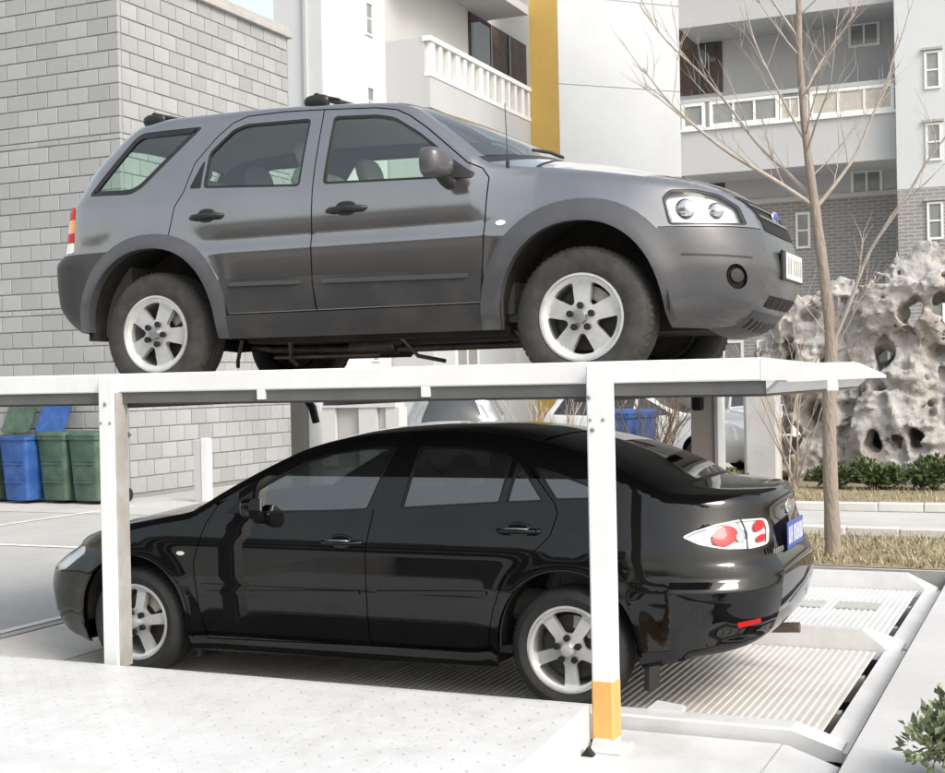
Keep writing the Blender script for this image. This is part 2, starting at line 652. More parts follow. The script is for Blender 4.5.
def make_wheel(root, name, x, y, z, rt, w, rrim, ws, hole, phase, far, mats, label=None):
    """wheel > tyre, rim (spoked face), brake_disc, wheel_bolt; outer face towards -y (near side)"""
    e = bpy.data.objects.new(name, None); COL.objects.link(e); e.parent = root
    e.empty_display_size = 0.1
    e.location = (x, y, z)
    if far: e.rotation_euler = (0, 0, PI)
    h = w / 2
    prof = [(rrim - 0.01, -h + 0.03), (rrim, -h + 0.008), (rrim + 0.012, -h - 0.002), (rrim + (rt - rrim) * 0.45, -h - 0.010), (rt - 0.045, -h - 0.004),
            (rt - 0.022, -h + 0.006), (rt - 0.009, -h + 0.022), (rt - 0.003, -h + 0.04)]
    gr = []
    for q in (-0.35, 0.0, 0.35):
        gr += [(rt, q * h - 0.006), (rt - 0.008, q * h - 0.005), (rt - 0.008, q * h + 0.005), (rt, q * h + 0.006)]
    prof = prof + gr + [(r, -a) for r, a in prof[::-1]]
    m = MB().lathe(prof, 72)
    # shoulder tread blocks
    for k in range(60):
        a = 2 * PI * k / 60
        ca, sa = math.cos(a), math.sin(a); da = 0.030
        pts = []
        for rr_, yy in ((rt - 0.016, -h + 0.012), (rt - 0.001, -h + 0.034), (rt + 0.0015, -h * 0.5)):
            for b in (-da, da):
                pts.append((rr_ * math.cos(a + b) * 1.004, yy, rr_ * math.sin(a + b) * 1.004))
        m.add(pts, [(0, 1, 3, 2), (2, 3, 5, 4)])
    m.build('tyre', mats[0], e, True, 35)
    lip = [(rrim + 0.006, -h + 0.010), (rrim + 0.002, -h - 0.002), (rrim - 0.008, -h - 0.003), (rrim - 0.016, -h + 0.012), (rrim - 0.022, -h + 0.04), (rrim - 0.03, h - 0.02)]
    MB().lathe(lip, 64).build('rim_lip', mats[1], e, True, 40)
    # spoked face
    ro = rrim - 0.012
    circ = [(ro * math.cos(t), ro * math.sin(t)) for t in np.linspace(0, 2 * PI, 72, endpoint=False)]
    holes = []
    r0, r1 = hole
    for k in range(5):
        a0 = phase + k * 2 * PI / 5; a1 = a0 + 2 * PI / 5
        poly = []
        def hwid(r): return ws[0] + (ws[1] - ws[0]) * (r - r0) / (r1 - r0)
        for r in np.linspace(r0, r1, 5): poly.append((r, a0 + math.asin(min(0.95, hwid(r) / r))))
        aa, bb = poly[-1][1], a1 - (poly[-1][1] - a0)
        for t in np.linspace(0, 1, 6)[1:-1]: poly.append((r1, aa + (bb - aa) * t))
        for r in np.linspace(r1, r0, 5): poly.append((r, a1 - math.asin(min(0.95, hwid(r) / r))))
        holes.append(round_poly([(r * math.cos(t), r * math.sin(t)) for r, t in poly], 0.012, 2))
    cap = [(0.03 * math.cos(t), 0.03 * math.sin(t)) for t in np.linspace(0, 2 * PI, 20, endpoint=False)]
    V2, F2 = region([circ], holes, 0.014)
    def dish(V2):
        r = np.linalg.norm(V2, axis=1)
        yv = lambda q: -h + 0.008 + 0.020 * np.clip((ro - q) / 0.03, 0, 1) ** 0.7 - 0.018 * np.clip((ro - q) / ro, 0, 1) ** 1.4
        yy = yv(r)
        P = np.stack([V2[:, 0], yy, V2[:, 1]], 1)
        g = (yv(r + 0.002) - yv(r - 0.002)) / 0.004
        ca = V2 / np.maximum(r, 1e-6)[:, None]
        N = np.stack([g * ca[:, 0], -np.ones(len(r)), g * ca[:, 1]], 1)
        N /= np.linalg.norm(N, axis=1)[:, None]
        back = np.zeros_like(P); back[:, 1] = 1
        return P, N, back
    rim = plate('rim', V2, F2, dish, 0.035, mats[1], e)
    cm = MB().lathe([(0.033, -h - 0.012), (0.030, -h - 0.020), (0.012, -h - 0.023), (0.0005, -h - 0.023)], 24)
    cm.lathe([(0.033, -h - 0.012), (0.033, -h + 0.03)], 24)
    cm.build('centre_cap', mats[3], e, True, 40)
    for k in range(5):
        a = phase + k * 2 * PI / 5 + (0 if ws[0] > 0.03 else PI / 5)
        cx_, cz_ = 0.060 * math.cos(a), 0.060 * math.sin(a)
        MB().lathe([(0.0175, -h + 0.006), (0.0175, -h - 0.0135), (0.012, -h - 0.0145), (0.0005, -h - 0.012)], 12, c=(cx_, 0, cz_)).build('wheel_bolt', mats[4], e, True, 40)
    d = MB().lathe([(0.0005, 0.0), (rrim - 0.055, 0.0), (rrim - 0.055, 0.025), (0.0005, 0.025)], 40)
    d.lathe([(rrim - 0.02, 0.05), (0.0005, 0.05)], 40)
    d.build('brake_disc', mats[2], e, True, 30)
    cl = MB()
    a = np.linspace(0.5, 1.5, 7)
    ring = [(0.10 * math.cos(t), 0.10 * math.sin(t)) for t in a] + [(0.165 * math.cos(t), 0.165 * math.sin(t)) for t in a[::-1]]
    cl.prism(ring, 'y', -0.03, 0.035)
    cl.build('brake_caliper', mats[5], e)
    return e

# ------------------------------------------------------------------ car materials
material('suv_paint', (0.322, 0.310, 0.312), rough=0.11, metal=0.92, var=0.05, vscale=2, coat=1.0, bump=0.02, bscale=400, tint=(0.20, 0.18, 0.16), tintamt=0.12, tscale=2.5)
material('suv_cladding', (0.030, 0.030, 0.032), rough=0.46, var=0.14, vscale=5, bump=0.05, bscale=300, tint=(0.16, 0.145, 0.125), tintamt=0.22, tscale=3)
material('suv_bumper', (0.085, 0.085, 0.093), rough=0.36, metal=0.35, var=0.10, vscale=4, bump=0.04, bscale=300, tint=(0.19, 0.18, 0.165), tintamt=0.18, tscale=3, coat=0.3)
material('black_paint', (0.0040, 0.0040, 0.0045), rough=0.03, var=0.2, tint=(0.016, 0.015, 0.014), tintamt=0.2, tscale=3.2)
material('black_trim', (0.012, 0.012, 0.013), rough=0.42, var=0.2, vscale=9)
material('black_void', (0.006, 0.006, 0.006), rough=0.9)
material('underbody', (0.018, 0.016, 0.014), rough=0.85, var=0.4, vscale=9, tint=(0.06, 0.045, 0.03), tintamt=0.6, tscale=7)
material('exhaust_metal', (0.15, 0.125, 0.105), rough=0.55, metal=0.6, var=0.4, vscale=12)
material('tyre_rubber', (0.034, 0.033, 0.032), rough=0.78, var=0.25, vscale=14, tint=(0.105, 0.095, 0.082), tintamt=0.45, tscale=9, bump=0.15, bscale=120)
material('black_tyre', (0.018, 0.018, 0.019), rough=0.7, var=0.25, vscale=14, tint=(0.05, 0.047, 0.044), tintamt=0.4, tscale=9, bump=0.15, bscale=120)
material('alloy', (0.70, 0.70, 0.70), rough=0.34, metal=0.55, var=0.12, vscale=9, tint=(0.30, 0.27, 0.24), tintamt=0.22, tscale=12)
material('brake_metal', (0.07, 0.065, 0.06), rough=0.6, metal=0.5, var=0.4, vscale=20)
material('chrome', (0.75, 0.76, 0.78), rough=0.12, metal=1.0, var=0.04)
material('cap_metal', (0.32, 0.32, 0.33), rough=0.35, metal=0.7, var=0.2)
material('caliper', (0.42, 0.40, 0.36), rough=0.5, metal=0.5, var=0.3, vscale=20)
material('interior_dark', (0.09, 0.09, 0.085), rough=0.85, var=0.2)
material('interior_grey', (0.30, 0.30, 0.285), rough=0.9, var=0.12)
material('seat_fabric', (0.30, 0.31, 0.29), rough=0.92, var=0.15, vscale=12)
material('headliner', (0.45, 0.45, 0.43), rough=0.95, var=0.06)
material('lamp_red', (0.50, 0.010, 0.010), rough=0.35, spec=0.25, var=0.04, vscale=20)
material('lamp_amber', (0.85, 0.26, 0.02), rough=0.12, coat=1.0, var=0.15, vscale=20)
material('lamp_white', (0.80, 0.80, 0.79), rough=0.14, coat=1.0, var=0.10, vscale=14)
material('lamp_silver', (0.74, 0.74, 0.76), rough=0.25, metal=0.5, var=0.12, vscale=10)
material('plate_blue', (0.035, 0.07, 0.33), rough=0.35, var=0.08)
material('plate_pale', (0.72, 0.73, 0.74), rough=0.4, var=0.06)
glass('suv_glass', (0.80, 0.92, 0.85), 0.15)
glass('clear_glass', (0.86, 0.94, 0.90), 0.26)
glass('sedan_glass', (0.15, 0.17, 0.165), 0.20)
glass('lamp_glass', (0.95, 0.96, 0.97), 0.02)

def ellipsoid(c, a, n=14, m=10, p=1.0):
    V = []; F = []
    for i in range(m + 1):
        f = -PI / 2 + PI * i / m
        for k in range(n):
            t = 2 * PI * k / n
            q = [math.cos(f) * math.cos(t), math.cos(f) * math.sin(t), math.sin(f)]
            q = [math.copysign(abs(v) ** p, v) for v in q]
            V.append((c[0] + a[0] * q[0], c[1] + a[1] * q[1], c[2] + a[2] * q[2]))
    for i in range(m):
        for k in range(n):
            F.append((i * n + k, i * n + (k + 1) % n, (i + 1) * n + (k + 1) % n, (i + 1) * n + k))
    return V, F

def seat_mesh(root, x, y, z, d, wid=0.50, mat='seat_fabric'):
    """d = +1 when the occupant faces +x"""
    m = MB()
    m.box(x - 0.26, x + 0.26, y - wid / 2, y + wid / 2, z, z + 0.17, 0.05)
    V, F = chamfer_box(-0.07, 0.07, -wid / 2, wid / 2, 0, 0.62, 0.05)
    a = -d * 0.32
    m.add([(x - d * 0.25 + p[0] * math.cos(a) + p[2] * math.sin(a), y + p[1], z + 0.12 - p[0] * math.sin(a) + p[2] * math.cos(a)) for p in V], F)
    V, F = ellipsoid((0, 0, 0.71), (0.055, 0.13, 0.10), p=0.7)
    m.add([(x - d * 0.25 + p[0] * math.cos(a) + p[2] * math.sin(a), y + p[1], z + 0.12 - p[0] * math.sin(a) + p[2] * math.cos(a)) for p in V], F)
    return m.build('seat', mat, root, True, 40)

def steering(root, x, y, z, d):
    m = MB()
    ring = []
    for k in range(25):
        t = 2 * PI * k / 24
        ring.append((x - d * 0.07 * math.sin(t) * 1.0, y + 0.185 * math.cos(t), z + 0.17 * math.sin(t)))
    m.tube(ring, 0.015, 8, False)
    m.tube([(x, y - 0.17, z), (x, y + 0.17, z)], 0.018, 6)
    m.tube([(x, y, z), (x + d * 0.4, y, z - 0.12)], 0.03, 8)
    return m.build('steering_wheel', 'interior_dark', root, True, 50)

def wheel_wells(root, body, arches, hwid):
    for cx, cz, rx, rz in arches:
        for s in (-1, 1):
            m = MB()
            P = [(cx + (rx + 0.035) * math.cos(t), cz + (rz + 0.03) * math.sin(t)) for t in np.linspace(-0.05, PI + 0.05, 25)]
            n = len(P)
            V = [(p[0], s * hwid, p[1]) for p in P] + [(p[0], s * (hwid - 0.36), p[1]) for p in P] + [(cx, s * (hwid - 0.36), cz)]
            F = [(i, i + 1, n + i + 1, n + i) for i in range(n - 1)] + [(n + i, n + i + 1, 2 * n) for i in range(n - 1)]
            m.add(V, F).build('wheel_well', 'underbody', root, True, 40)

def mirror_pair(root, x, z, y, d, sx, sy, sz, shellmat, arm=0.06):
    for s in (-1, 1):
        m = MB()
        V, F = ellipsoid((0, 0, 0), (sx, sy, sz), 20, 14, 0.62)
        V2 = []
        for p in V:
            t = (p[1] / sy + 1) / 2                   # inner end a little smaller and swept
            q = p[0] if p[0] * d > 0 else max(min(p[0], 0.25 * sx), -0.25 * sx)
            V2.append((x + q * 1.0 - d * 0.02 * t, s * (y + sy + p[1]), z + p[2] * (0.82 + 0.18 * t)))
        m.add(V2, F)
        o = m.build('door_mirror', shellmat, root, True, 50)
        g = MB().box(x - d * (0.26 * sx) - 0.003, x - d * (0.26 * sx) + 0.003, s * (y + sy) - sy * 0.8, s * (y + sy) + sy * 0.8, z - sz * 0.72, z + sz * 0.72)
        g.build('mirror_glass', 'chrome', o)
        MB().tube([(x + d * 0.02, s * (y - arm), z - sz * 1.15), (x + d * 0.01, s * (y + 0.01), z - sz * 0.95), (x, s * (y + sy * 0.7), z - sz * 0.55)], [0.042, 0.036, 0.028], 10).build('mirror_arm', 'black_trim', o, True, 60)

def handle_pair(body, parents, x0, x1, z, dark, chrome=False):
    for s, par in zip((-1, 1), parents):
        xm = (x0 + x1) / 2; L = (x1 - x0) / 2
        w = float(body.hw(np.array([[xm, z]]))[0])
        m = MB()
        V, F = ellipsoid((xm, s * (w + 0.002), z + 0.004), (L * 0.55, 0.008, 0.040), 20, 10, 0.8)
        m.add(V, F)
        m.tube([(x0, s * (w - 0.004), z - 0.004), (x0 + 0.03, s * (w + 0.022), z - 0.002), (xm, s * (w + 0.032), z + 0.002), (x1 - 0.03, s * (w + 0.022), z), (x1, s * (w - 0.004), z)],
               [0.013, 0.0155, 0.0155, 0.0155, 0.013], 10)
        m.build('door_handle', dark, par, True, 50)
        if chrome:
            MB().tube([(x0 + 0.035, s * (w + 0.034), z + 0.012), (xm, s * (w + 0.045), z + 0.016), (x1 - 0.05, s * (w + 0.036), z + 0.013)], 0.003, 6).build('handle_trim', 'chrome', par, True)
            
def window_pair(body, parents, poly, glassmat, trim=0.018, trimmat='black_trim', h=0.03, goff=0.012, name='window'):
    """a window cut from the side: black rubber trim ring and the pane set back inside it"""
    inner = offset_poly(poly, trim)
    pr = body.side('window_trim', [poly], [inner], trimmat, parents, off=0.003, skirt=0.02, h=h, ring=False)
    body.side(name, [inner], [], glassmat, parents, off=goff, skirt=0.0, h=h, ring=False)
    return pr

# ------------------------------------------------------------------ the grey sport utility car on the upper pallet
def build_suv():
    root = thing('sport_utility_car', 'grey sport utility car with roof bars parked on the raised upper pallet', 'car', (0.1515, 0.9233, 1.633))
    K = [(-.60, .39, -.62, .36, 'rear_bumper'), (-.72, .45, -.78, .42, 'rear_bumper'), (-.785, .56, -.86, .52, 'rear_bumper'), (-.80, .70, -.89, .68, 'rear_bumper'),
         (-.80, .79, -.89, .80, 'rear_bumper'), (-.785, .845, -.86, .85, 'tailgate'), (-.745, .865, -.78, .865, 'tailgate'), (-.74, 1.0, -.78, 1.0, 'tailgate'),
         (-.722, 1.15, -.765, 1.16, 'rear_window'), (-.66, 1.21, -.73, 1.23, 'rear_window'), (-.58, 1.37, -.65, 1.40, 'rear_window'), (-.46, 1.52, -.54, 1.57, 'roof'),
         (-.34, 1.60, -.42, 1.645, 'roof'), (-.25, 1.63, -.30, 1.67, 'roof'), (.04, 1.655, .04, 1.695, 'roof'), (.48, 1.652, .48, 1.705, 'roof'), (.93, 1.637, .93, 1.70, 'roof'),
         (1.30, 1.612, 1.25, 1.685, 'roof'), (1.50, 1.592, 1.42, 1.665, 'windshield'), (1.62, 1.555, 1.60, 1.605, 'windshield'), (1.76, 1.46, 1.83, 1.515, 'windshield'),
         (1.91, 1.34, 2.06, 1.405, 'windshield'), (2.04, 1.235, 2.27, 1.29, 'cowl'), (2.10, 1.20, 2.34, 1.268, 'hood'), (2.48, 1.145, 2.64, 1.213, 'hood'), (2.90, 1.07, 2.95, 1.13, 'hood'),
         (3.12, 1.025, 3.18, 1.065, 'hood'), (3.26, .985, 3.31, .995, 'grille'), (3.36, .93, 3.40, .915, 'grille'), (3.42, .85, 3.455, .83, 'grille'), (3.45, .77, 3.485, .75, 'front_bumper'),
         (3.475, .68, 3.51, .66, 'front_bumper'), (3.485, .60, 3.52, .58, 'front_bumper'), (3.465, .50, 3.50, .49, 'front_bumper'), (3.39, .39, 3.43, .37, 'skid_plate'),
         (3.28, .31, 3.32, .27, 'skid_plate'), (3.18, .295, 3.20, .25, 'skid_plate')]
    ar = [(0.0, .362, .455, .495), (2.62, .362, .425, .485)]
    def crease(x, z):
        q = np.clip((0.875 - z) / 0.075, 0, 1); q = q * q * (3 - 2 * q)
        k = np.clip((x - 0.0) / 0.3, 0, 1) * np.clip((2.5 - x) / 0.3, 0, 1)
        sh = np.clip((x - 2.02) / 0.35, 0, 1) * np.clip((z - 0.84) / 0.30, 0, 1) ** 1.6
        return 0.016 * q * k - 0.10 * sh
    B = Body(K, [(.25, .78), (.32, .835), (.45, .872), (.62, .886), (.8, .888), (.95, .884), (1.1, .866), (1.2, .842), (1.4, .775), (1.6, .70), (1.75, .66)],
             [(.25, 3.2), (.31, 3.28), (.39, 3.39), (.5, 3.465), (.6, 3.485), (.68, 3.475), (.77, 3.45), (.85, 3.42), (.93, 3.40), (1.0, 3.40), (1.8, 3.40)],
             [(.25, -.6), (.45, -.72), (.56, -.785), (.8, -.80), (.86, -.74), (.9, -.72), (1.15, -.70), (1.21, -.66), (1.37, -.58), (1.52, -.46), (1.6, -.40), (1.8, -.38)],
             [(0, -.42), (.04, -.335), (.1, -.245), (.2, -.15), (.35, -.07), (.55, -.02), (.8, 0), (9, 0)],
             [(0, -.12), (.04, -.075), (.1, -.04), (.2, -.015), (.4, 0), (9, 0)],
             ar, flare=0.028, rr=0.055, crease=crease, bottom=[(3.05, .30), (2.2, .315), (.5, .32), (-.42, .385)])
    A0 = arch_poly(*ar[0]); A1 = arch_poly(*ar[1])
    flare0 = arch_poly(0, .362, .455 + .085, .495 + .085, .10); flare1 = arch_poly(2.62, .362, .425 + .115, .485 + .115, .10)
    rdoor = [(.12, .60), (.115, .86), (.15, 1.09), (.205, 1.18), (.25, 1.35), (.37, 1.50), (.46, 1.575), (.56, 1.607), (.80, 1.61), (1.065, 1.595), (1.07, 1.1), (1.08, .66), (1.10, .455), (.40, .455)]
    fdoor = [(1.065, 1.595), (1.40, 1.57), (1.53, 1.545), (1.62, 1.50), (1.74, 1.415), (1.88, 1.30), (2.0, 1.20), (2.08, 1.165), (2.12, 1.11), (2.11, .84), (2.09, .455), (1.10, .455), (1.08, .66), (1.07, 1.1)]
    seams = [ribbon(p, 0.0035) for p in ([(.115, .86), (.15, 1.09), (.205, 1.18), (.25, 1.35), (.37, 1.50), (.46, 1.575), (.56, 1.607), (.80, 1.61), (1.065, 1.595), (1.40, 1.57), (1.53, 1.545), (1.62, 1.50), (1.74, 1.415), (1.88, 1.30), (2.0, 1.20), (2.08, 1.165), (2.12, 1.11), (2.11, .84), (2.09, .455), (2.09, .3)],
                                        [(1.065, 1.595), (1.07, 1.1), (1.08, .66), (1.10, .455)], [(.115, .86), (.12, .70)], [(.40, .455), (2.09, .455)])]
    qglass = round_poly([(-.505, 1.205), (-.18, 1.19), (-.10, 1.225), (.255, 1.575), (-.19, 1.578), (-.245, 1.545)], 0.035)
    rglass = round_poly([(.335, 1.19), (.335, 1.40), (.47, 1.535), (.56, 1.56), (.99, 1.55), (.985, 1.15)], 0.03)
    rvent = round_poly([(.24, 1.195), (.30, 1.335), (.32, 1.36), (.32, 1.19)], 0.012)
    fglass = round_poly([(1.13, 1.15), (1.135, 1.548), (1.42, 1.528), (1.53, 1.50), (1.69, 1.40), (1.84, 1.285), (1.84, 1.125)], 0.03)
    tail = round_poly([(-.90, .868), (-.60, .868), (-.603, 1.0), (-.612, 1.135), (-.635, 1.158), (-.90, 1.16)], 0.012)
    head = round_poly([(3.03, .945), (3.065, .985), (3.18, .985), (3.28, .962), (3.36, .905), (3.402, .805), (3.25, .80), (3.07, .803)], 0.02)
    fog = [(3.365 + .042 * math.cos(t), .545 + .062 * math.sin(t)) for t in np.linspace(0, 2 * PI, 24, endpoint=False)]
    fuel = round_poly([(-.30, 1.02), (-.10, 1.02), (-.10, 1.12), (-.30, 1.12)], 0.03)
    bump_r = [(-1.2, .2), (-.30, .2), (-.30, .855), (-1.2, .857)]
    bump_f = [(3.02, .0), (3.02, .795), (3.2, .79), (3.75, .795), (3.75, .0)]
    sill = [(.2, .2), (.2, .455), (2.3, .455), (2.3, .2)]
    pr = (root, root)
    base_ex = [A0, A1]
    # panels
    rd = B.side('rear_door', [rdoor], base_ex + [flare0, rglass, rvent] + seams, 'suv_paint', pr, h=0.028)
    fd = B.side('front_door', [fdoor], base_ex + [flare1, fglass] + seams, 'suv_paint', pr, h=0.028)
    B.side('fender', [[(2.0, .4), (2.0, 1.3), (3.6, 1.3), (3.6, .797), (3.02, .797), (3.02, .4)]], base_ex + [flare1, fdoor, head] + seams, 'suv_paint', pr, h=0.028)
    B.side('quarter_panel', [[(-1, .857), (-1, 1.8), (.8, 1.8), (.8, 1.6), (.4, .8), (.2, .5), (-.3, .5), (-.3, .857)]], base_ex + [flare0, rdoor, qglass, tail] + seams, 'suv_paint', pr, h=0.028)
    B.side('roof_rail', [[(.8, 1.5), (.8, 1.8), (2.3, 1.8), (2.3, 1.3), (2.0, 1.17)]], base_ex + [rdoor, fdoor, flare1, [(2.0, .4), (2.0, 1.3), (3.6, 1.3), (3.6, .797)]] + seams, 'suv_paint', pr, h=0.028)
    B.side('rocker_panel', [sill], base_ex + seams, 'suv_cladding', pr, off=-0.006)
    rb = B.side('rear_bumper_side', [bump_r], base_ex + [flare0], 'suv_cladding', pr, off=-0.006)
    fb = B.side('front_bumper_side', [bump_f], base_ex + [flare1, fog], 'suv_bumper', pr, off=-0.006)
    B.side('wheel_arch_trim', [flare0, [(-.7, .3), (-.7, 1.2), (.52, 1.2), (.52, .30)]], [A0], 'suv_bumper', pr, off=-0.014, skirt=0.05)
    B.side('wheel_arch_trim', [flare1, [(2.0, .3), (2.0, 1.2), (3.3, 1.2), (3.3, .29)]], [A1], 'suv_bumper', pr, off=-0.014, skirt=0.05)
    B.side('door_cladding', [rdoor, [(.1, .462), (.1, .655), (1.075, .648), (1.095, .462)]], [flare0, A0], 'suv_cladding', rd, off=-0.010, skirt=0.02)
    B.side('door_cladding', [fdoor, [(1.108, .462), (1.087, .648), (2.095, .632), (2.084, .462)]], [flare1, A1], 'suv_cladding', fd, off=-0.010, skirt=0.02)
    B.side('side_moulding', [round_poly([(.55, .612), (.55, .636), (1.01, .628), (1.01, .604)], .008)], [], 'suv_bumper', rd, off=-0.019, skirt=0.012, ring=False)
    B.side('side_moulding', [round_poly([(1.15, .602), (1.15, .626), (2.02, .613), (2.02, .589)], .008)], [], 'suv_bumper', fd, off=-0.019, skirt=0.012, ring=False)
    window_pair(B, pr, qglass, 'suv_glass', 0.032)
    window_pair(B, rd, rglass, 'suv_glass', 0.014)
    B.side('quarter_vent', [rvent], [], 'black_trim', rd, off=0.004, skirt=0.01, ring=False)
    window_pair(B, fd, fglass, 'suv_glass', 0.014)
    B.side('mirror_sail', [round_poly([(1.855, 1.13), (1.855, 1.27), (2.0, 1.165), (2.05, 1.14), (2.03, 1.115)], .015)], [], 'suv_cladding', fd, off=-0.006, skirt=0.01, ring=False)
    # lamps
    for nm, mt, z0, z1 in (('lamp_red_upper', 'lamp_red', 1.072, 1.2), ('lamp_amber_band', 'lamp_amber', .990, 1.072), ('lamp_red_lower', 'lamp_red', .930, .990), ('lamp_clear_band', 'lamp_white', .8, .930)):
        B.side('tail_lamp', [tail, [(-1, z0), (-.5, z0), (-.5, z1), (-1, z1)]], [], mt, pr, off=-0.006, skirt=0.03, h=0.02)
    hl = B.side('headlight', [head], [], 'lamp_silver', pr, off=0.05, skirt=0.0, h=0.025)
    B.side('headlight_lens', [head], [], 'lamp_glass', hl, off=0.0, skirt=0.0, h=0.025)
    B.side('headlight_bezel', [head], [offset_poly(head, 0.012)], 'black_trim', hl, off=0.004, skirt=0.045, h=0.02)
    for s, par in zip((-1, 1), hl):
        for x_, z_, r_ in ((3.13, .885, .055), (3.26, .875, .045)):
            w = float(B.hw(np.array([[x_, z_]]))[0])
            V, F = ellipsoid((x_, s * (w - 0.045), z_), (r_, 0.03, r_), 18, 10)
            MB().add(V, F).build('reflector', 'chrome', par, True)
    B.side('fog_lamp', [fog], [], 'black_void', fb, off=0.03, skirt=0.0, h=0.015, ring=False)
    B.side('fog_lens', [[(3.365 + .026 * math.cos(t), .552 + .034 * math.sin(t)) for t in np.linspace(0, 2 * PI, 18, endpoint=False)]], [], 'brake_metal', fb, off=0.016, skirt=0.014, h=0.012, ring=False)
    B.side('bumper_groove', [ribbon([(3.13, .655), (3.30, .648), (3.43, .64)], 0.005)], [], 'black_trim', fb, off=-0.0075, skirt=0.0, h=0.02, ring=False)
    B.side('side_repeater', [[(2.20 + .028 * math.cos(t), .865 + .014 * math.sin(t)) for t in np.linspace(0, 2 * PI, 16, endpoint=False)]], [], 'lamp_white', pr, off=-0.006, skirt=0.01, h=0.012, ring=False)
    # across the car
    for nm, mt, nu in (('rear_bumper', 'suv_cladding', 24), ('tailgate', 'suv_paint', 24), ('roof', 'suv_paint', 32), ('hood', 'suv_paint', 32), ('cowl', 'black_trim', 20), ('front_bumper', 'suv_bumper', 28), ('skid_plate', 'suv_cladding', 24), ('grille', 'suv_bumper', 24)):
        a, b = B.range_of(nm)
        B.strip_patch(nm, a, b, -1, 1, mt, root, nu=nu, thick=0.02)
    a, b = B.range_of('windshield')
    ws = B.strip_patch('windshield', a + .01, b - .005, -.965, .965, 'clear_glass', root, nu=24)
    for u0, u1 in ((-1, -.955), (.955, 1)): B.strip_patch('windshield_pillar', a, b, u0, u1, 'suv_paint', root, nu=4, thick=0.03)
    B.strip_patch('windshield_header', a, a + .03, -.96, .96, 'black_trim', ws, off=-0.004, nu=16)
    a, b = B.range_of('rear_window')
    B.strip_patch('rear_window', a, b, -.9, .9, 'suv_glass', root, nu=20)
    for u0, u1 in ((-1, -.89), (.89, 1)): B.strip_patch('tailgate_pillar', a, b, u0, u1, 'suv_paint', root, nu=4, thick=0.03)
    a, b = B.range_of('grille')
    g = B.strip_patch('grille_mesh', a + .055, b - .03, -.86, .86, 'black_void', root, off=0.004, nu=20, thick=0.01)
    for q in (0.30, 0.62):
        t0 = a + .055 + (b - a - .085) * q
        B.strip_patch('grille_bar', t0 - .009, t0 + .009, -.85, .85, 'suv_bumper', g, off=0.012, nt=2, nu=20, thick=0.012)
    xg = float(B.fC[0](a + .14)); zg = float(B.fC[1](a + .14))
    V, F = ellipsoid((xg + .015, 0, zg), (.012, .085, .036), 24, 12)
    em = MB().add(V, F).build('emblem', 'chrome', root, True)
    V, F = ellipsoid((xg + .0185, 0, zg + .002), (.010, .072, .027), 24, 12)
    MB().add(V, F).build('emblem_field', 'plate_blue', em, True)
    MB().box(3.505, 3.526, -.27, .27, .545, .70, .006).build('plate_bracket', 'black_trim', root)
    pl = MB().box(3.526, 3.532, -.22, .22, .553, .692, .003).build('licence_plate', 'plate_pale', root)
    for k, y_ in enumerate((-.17, -.105, -.02, .045, .11, .175)):
        MB().box(3.532, 3.5335, y_ - .020, y_ + .020, .58, .665).build('plate_mark', 'caliper', pl)
    a, b = B.range_of('front_bumper')
    lg = B.strip_patch('lower_grille', a + .315, b - .03, -.80, .80, 'black_void', root, off=0.003, nt=4, nu=24)
    for q in (-.6, -.3, 0, .3, .6): B.strip_patch('grille_bar', a + .315, b - .03, q - .015, q + .015, 'black_trim', lg, off=0.008, nt=3, nu=2)
    a, b = B.range_of('skid_plate')
    for q in (-.8, -.62, -.44, -.26, -.08, .10, .28, .46, .64, .80):
        B.strip_patch('skid_slot', a + .05, b - .12, q - .022, q + .022, 'black_void', root, off=0.003, nt=3, nu=2)
    # trim
    handle_pair(B, rd, .27, .49, 1.022, 'black_trim'); handle_pair(B, fd, 1.17, 1.41, 1.0, 'black_trim')
    mirror_pair(root, 1.885, 1.185, .885, 1, .082, .112, .082, 'suv_bumper')
    w = .70
    for xb in (-.17, .96):
        m = MB()
        for s in (-1, 1):
            V, F = ellipsoid((xb, s * (w - .10), 1.668), (.085, .03, .040), 16, 10, .8); m.add(V, F)
            m.tube([(xb + .05, s * (w - .10), 1.685), (xb + .10, s * (w - .10), 1.675), (xb + .15, s * (w - .10), 1.664)], [.013, .011, .007], 8)
        m.tube([(xb, -w + .09, 1.697), (xb, 0, 1.73), (xb, w - .09, 1.697)], [.020, .016, .020], 8)
        m.build('roof_bar', 'black_trim', root, True, 50)
    m = MB()
    m.tube([(2.20, -.775, 1.165), (2.20, -.775, 1.20)], .011, 8); m.tube([(2.20, -.775, 1.19), (2.19, -.775, 1.50)], .0024, 6)
    m.build('antenna', 'black_trim', root, True, 50)
    for y0, y1 in ((-.62, -.05), (-.02, .50)):
        MB().tube([(2.285, y0, 1.272), (2.275, (y0 + y1) / 2, 1.302), (2.245, y1, 1.318)], .010, 6).build('wiper', 'black_trim', root, True)
    # inside
    ex = [A0, A1, qglass, rglass, rvent, fglass, tail, head]
    B.side('door_card', [[(-.62, .35), (-.62, 1.65), (2.2, 1.65), (2.2, .35)]], ex, 'interior_dark', pr, off=0.045, skirt=0.0, h=0.06, ring=False)
    a, b = B.range_of('roof')
    B.strip_patch('roof_lining', a + .02, b - .02, -.93, .93, 'headliner', root, off=-0.035, nu=16)
    MB().box(-.62, 2.35, -.70, .70, .36, .40).build('cabin_floor', 'interior_dark', root)
    MB().box(2.15, 2.2, -.72, .72, .40, 1.15).build('bulkhead', 'interior_dark', root)
    MB().prism([(1.80, .75), (1.76, 1.02), (1.84, 1.10), (2.15, 1.14), (2.15, .75)], 'y', -.74, .74).build('dashboard', 'headliner', root)
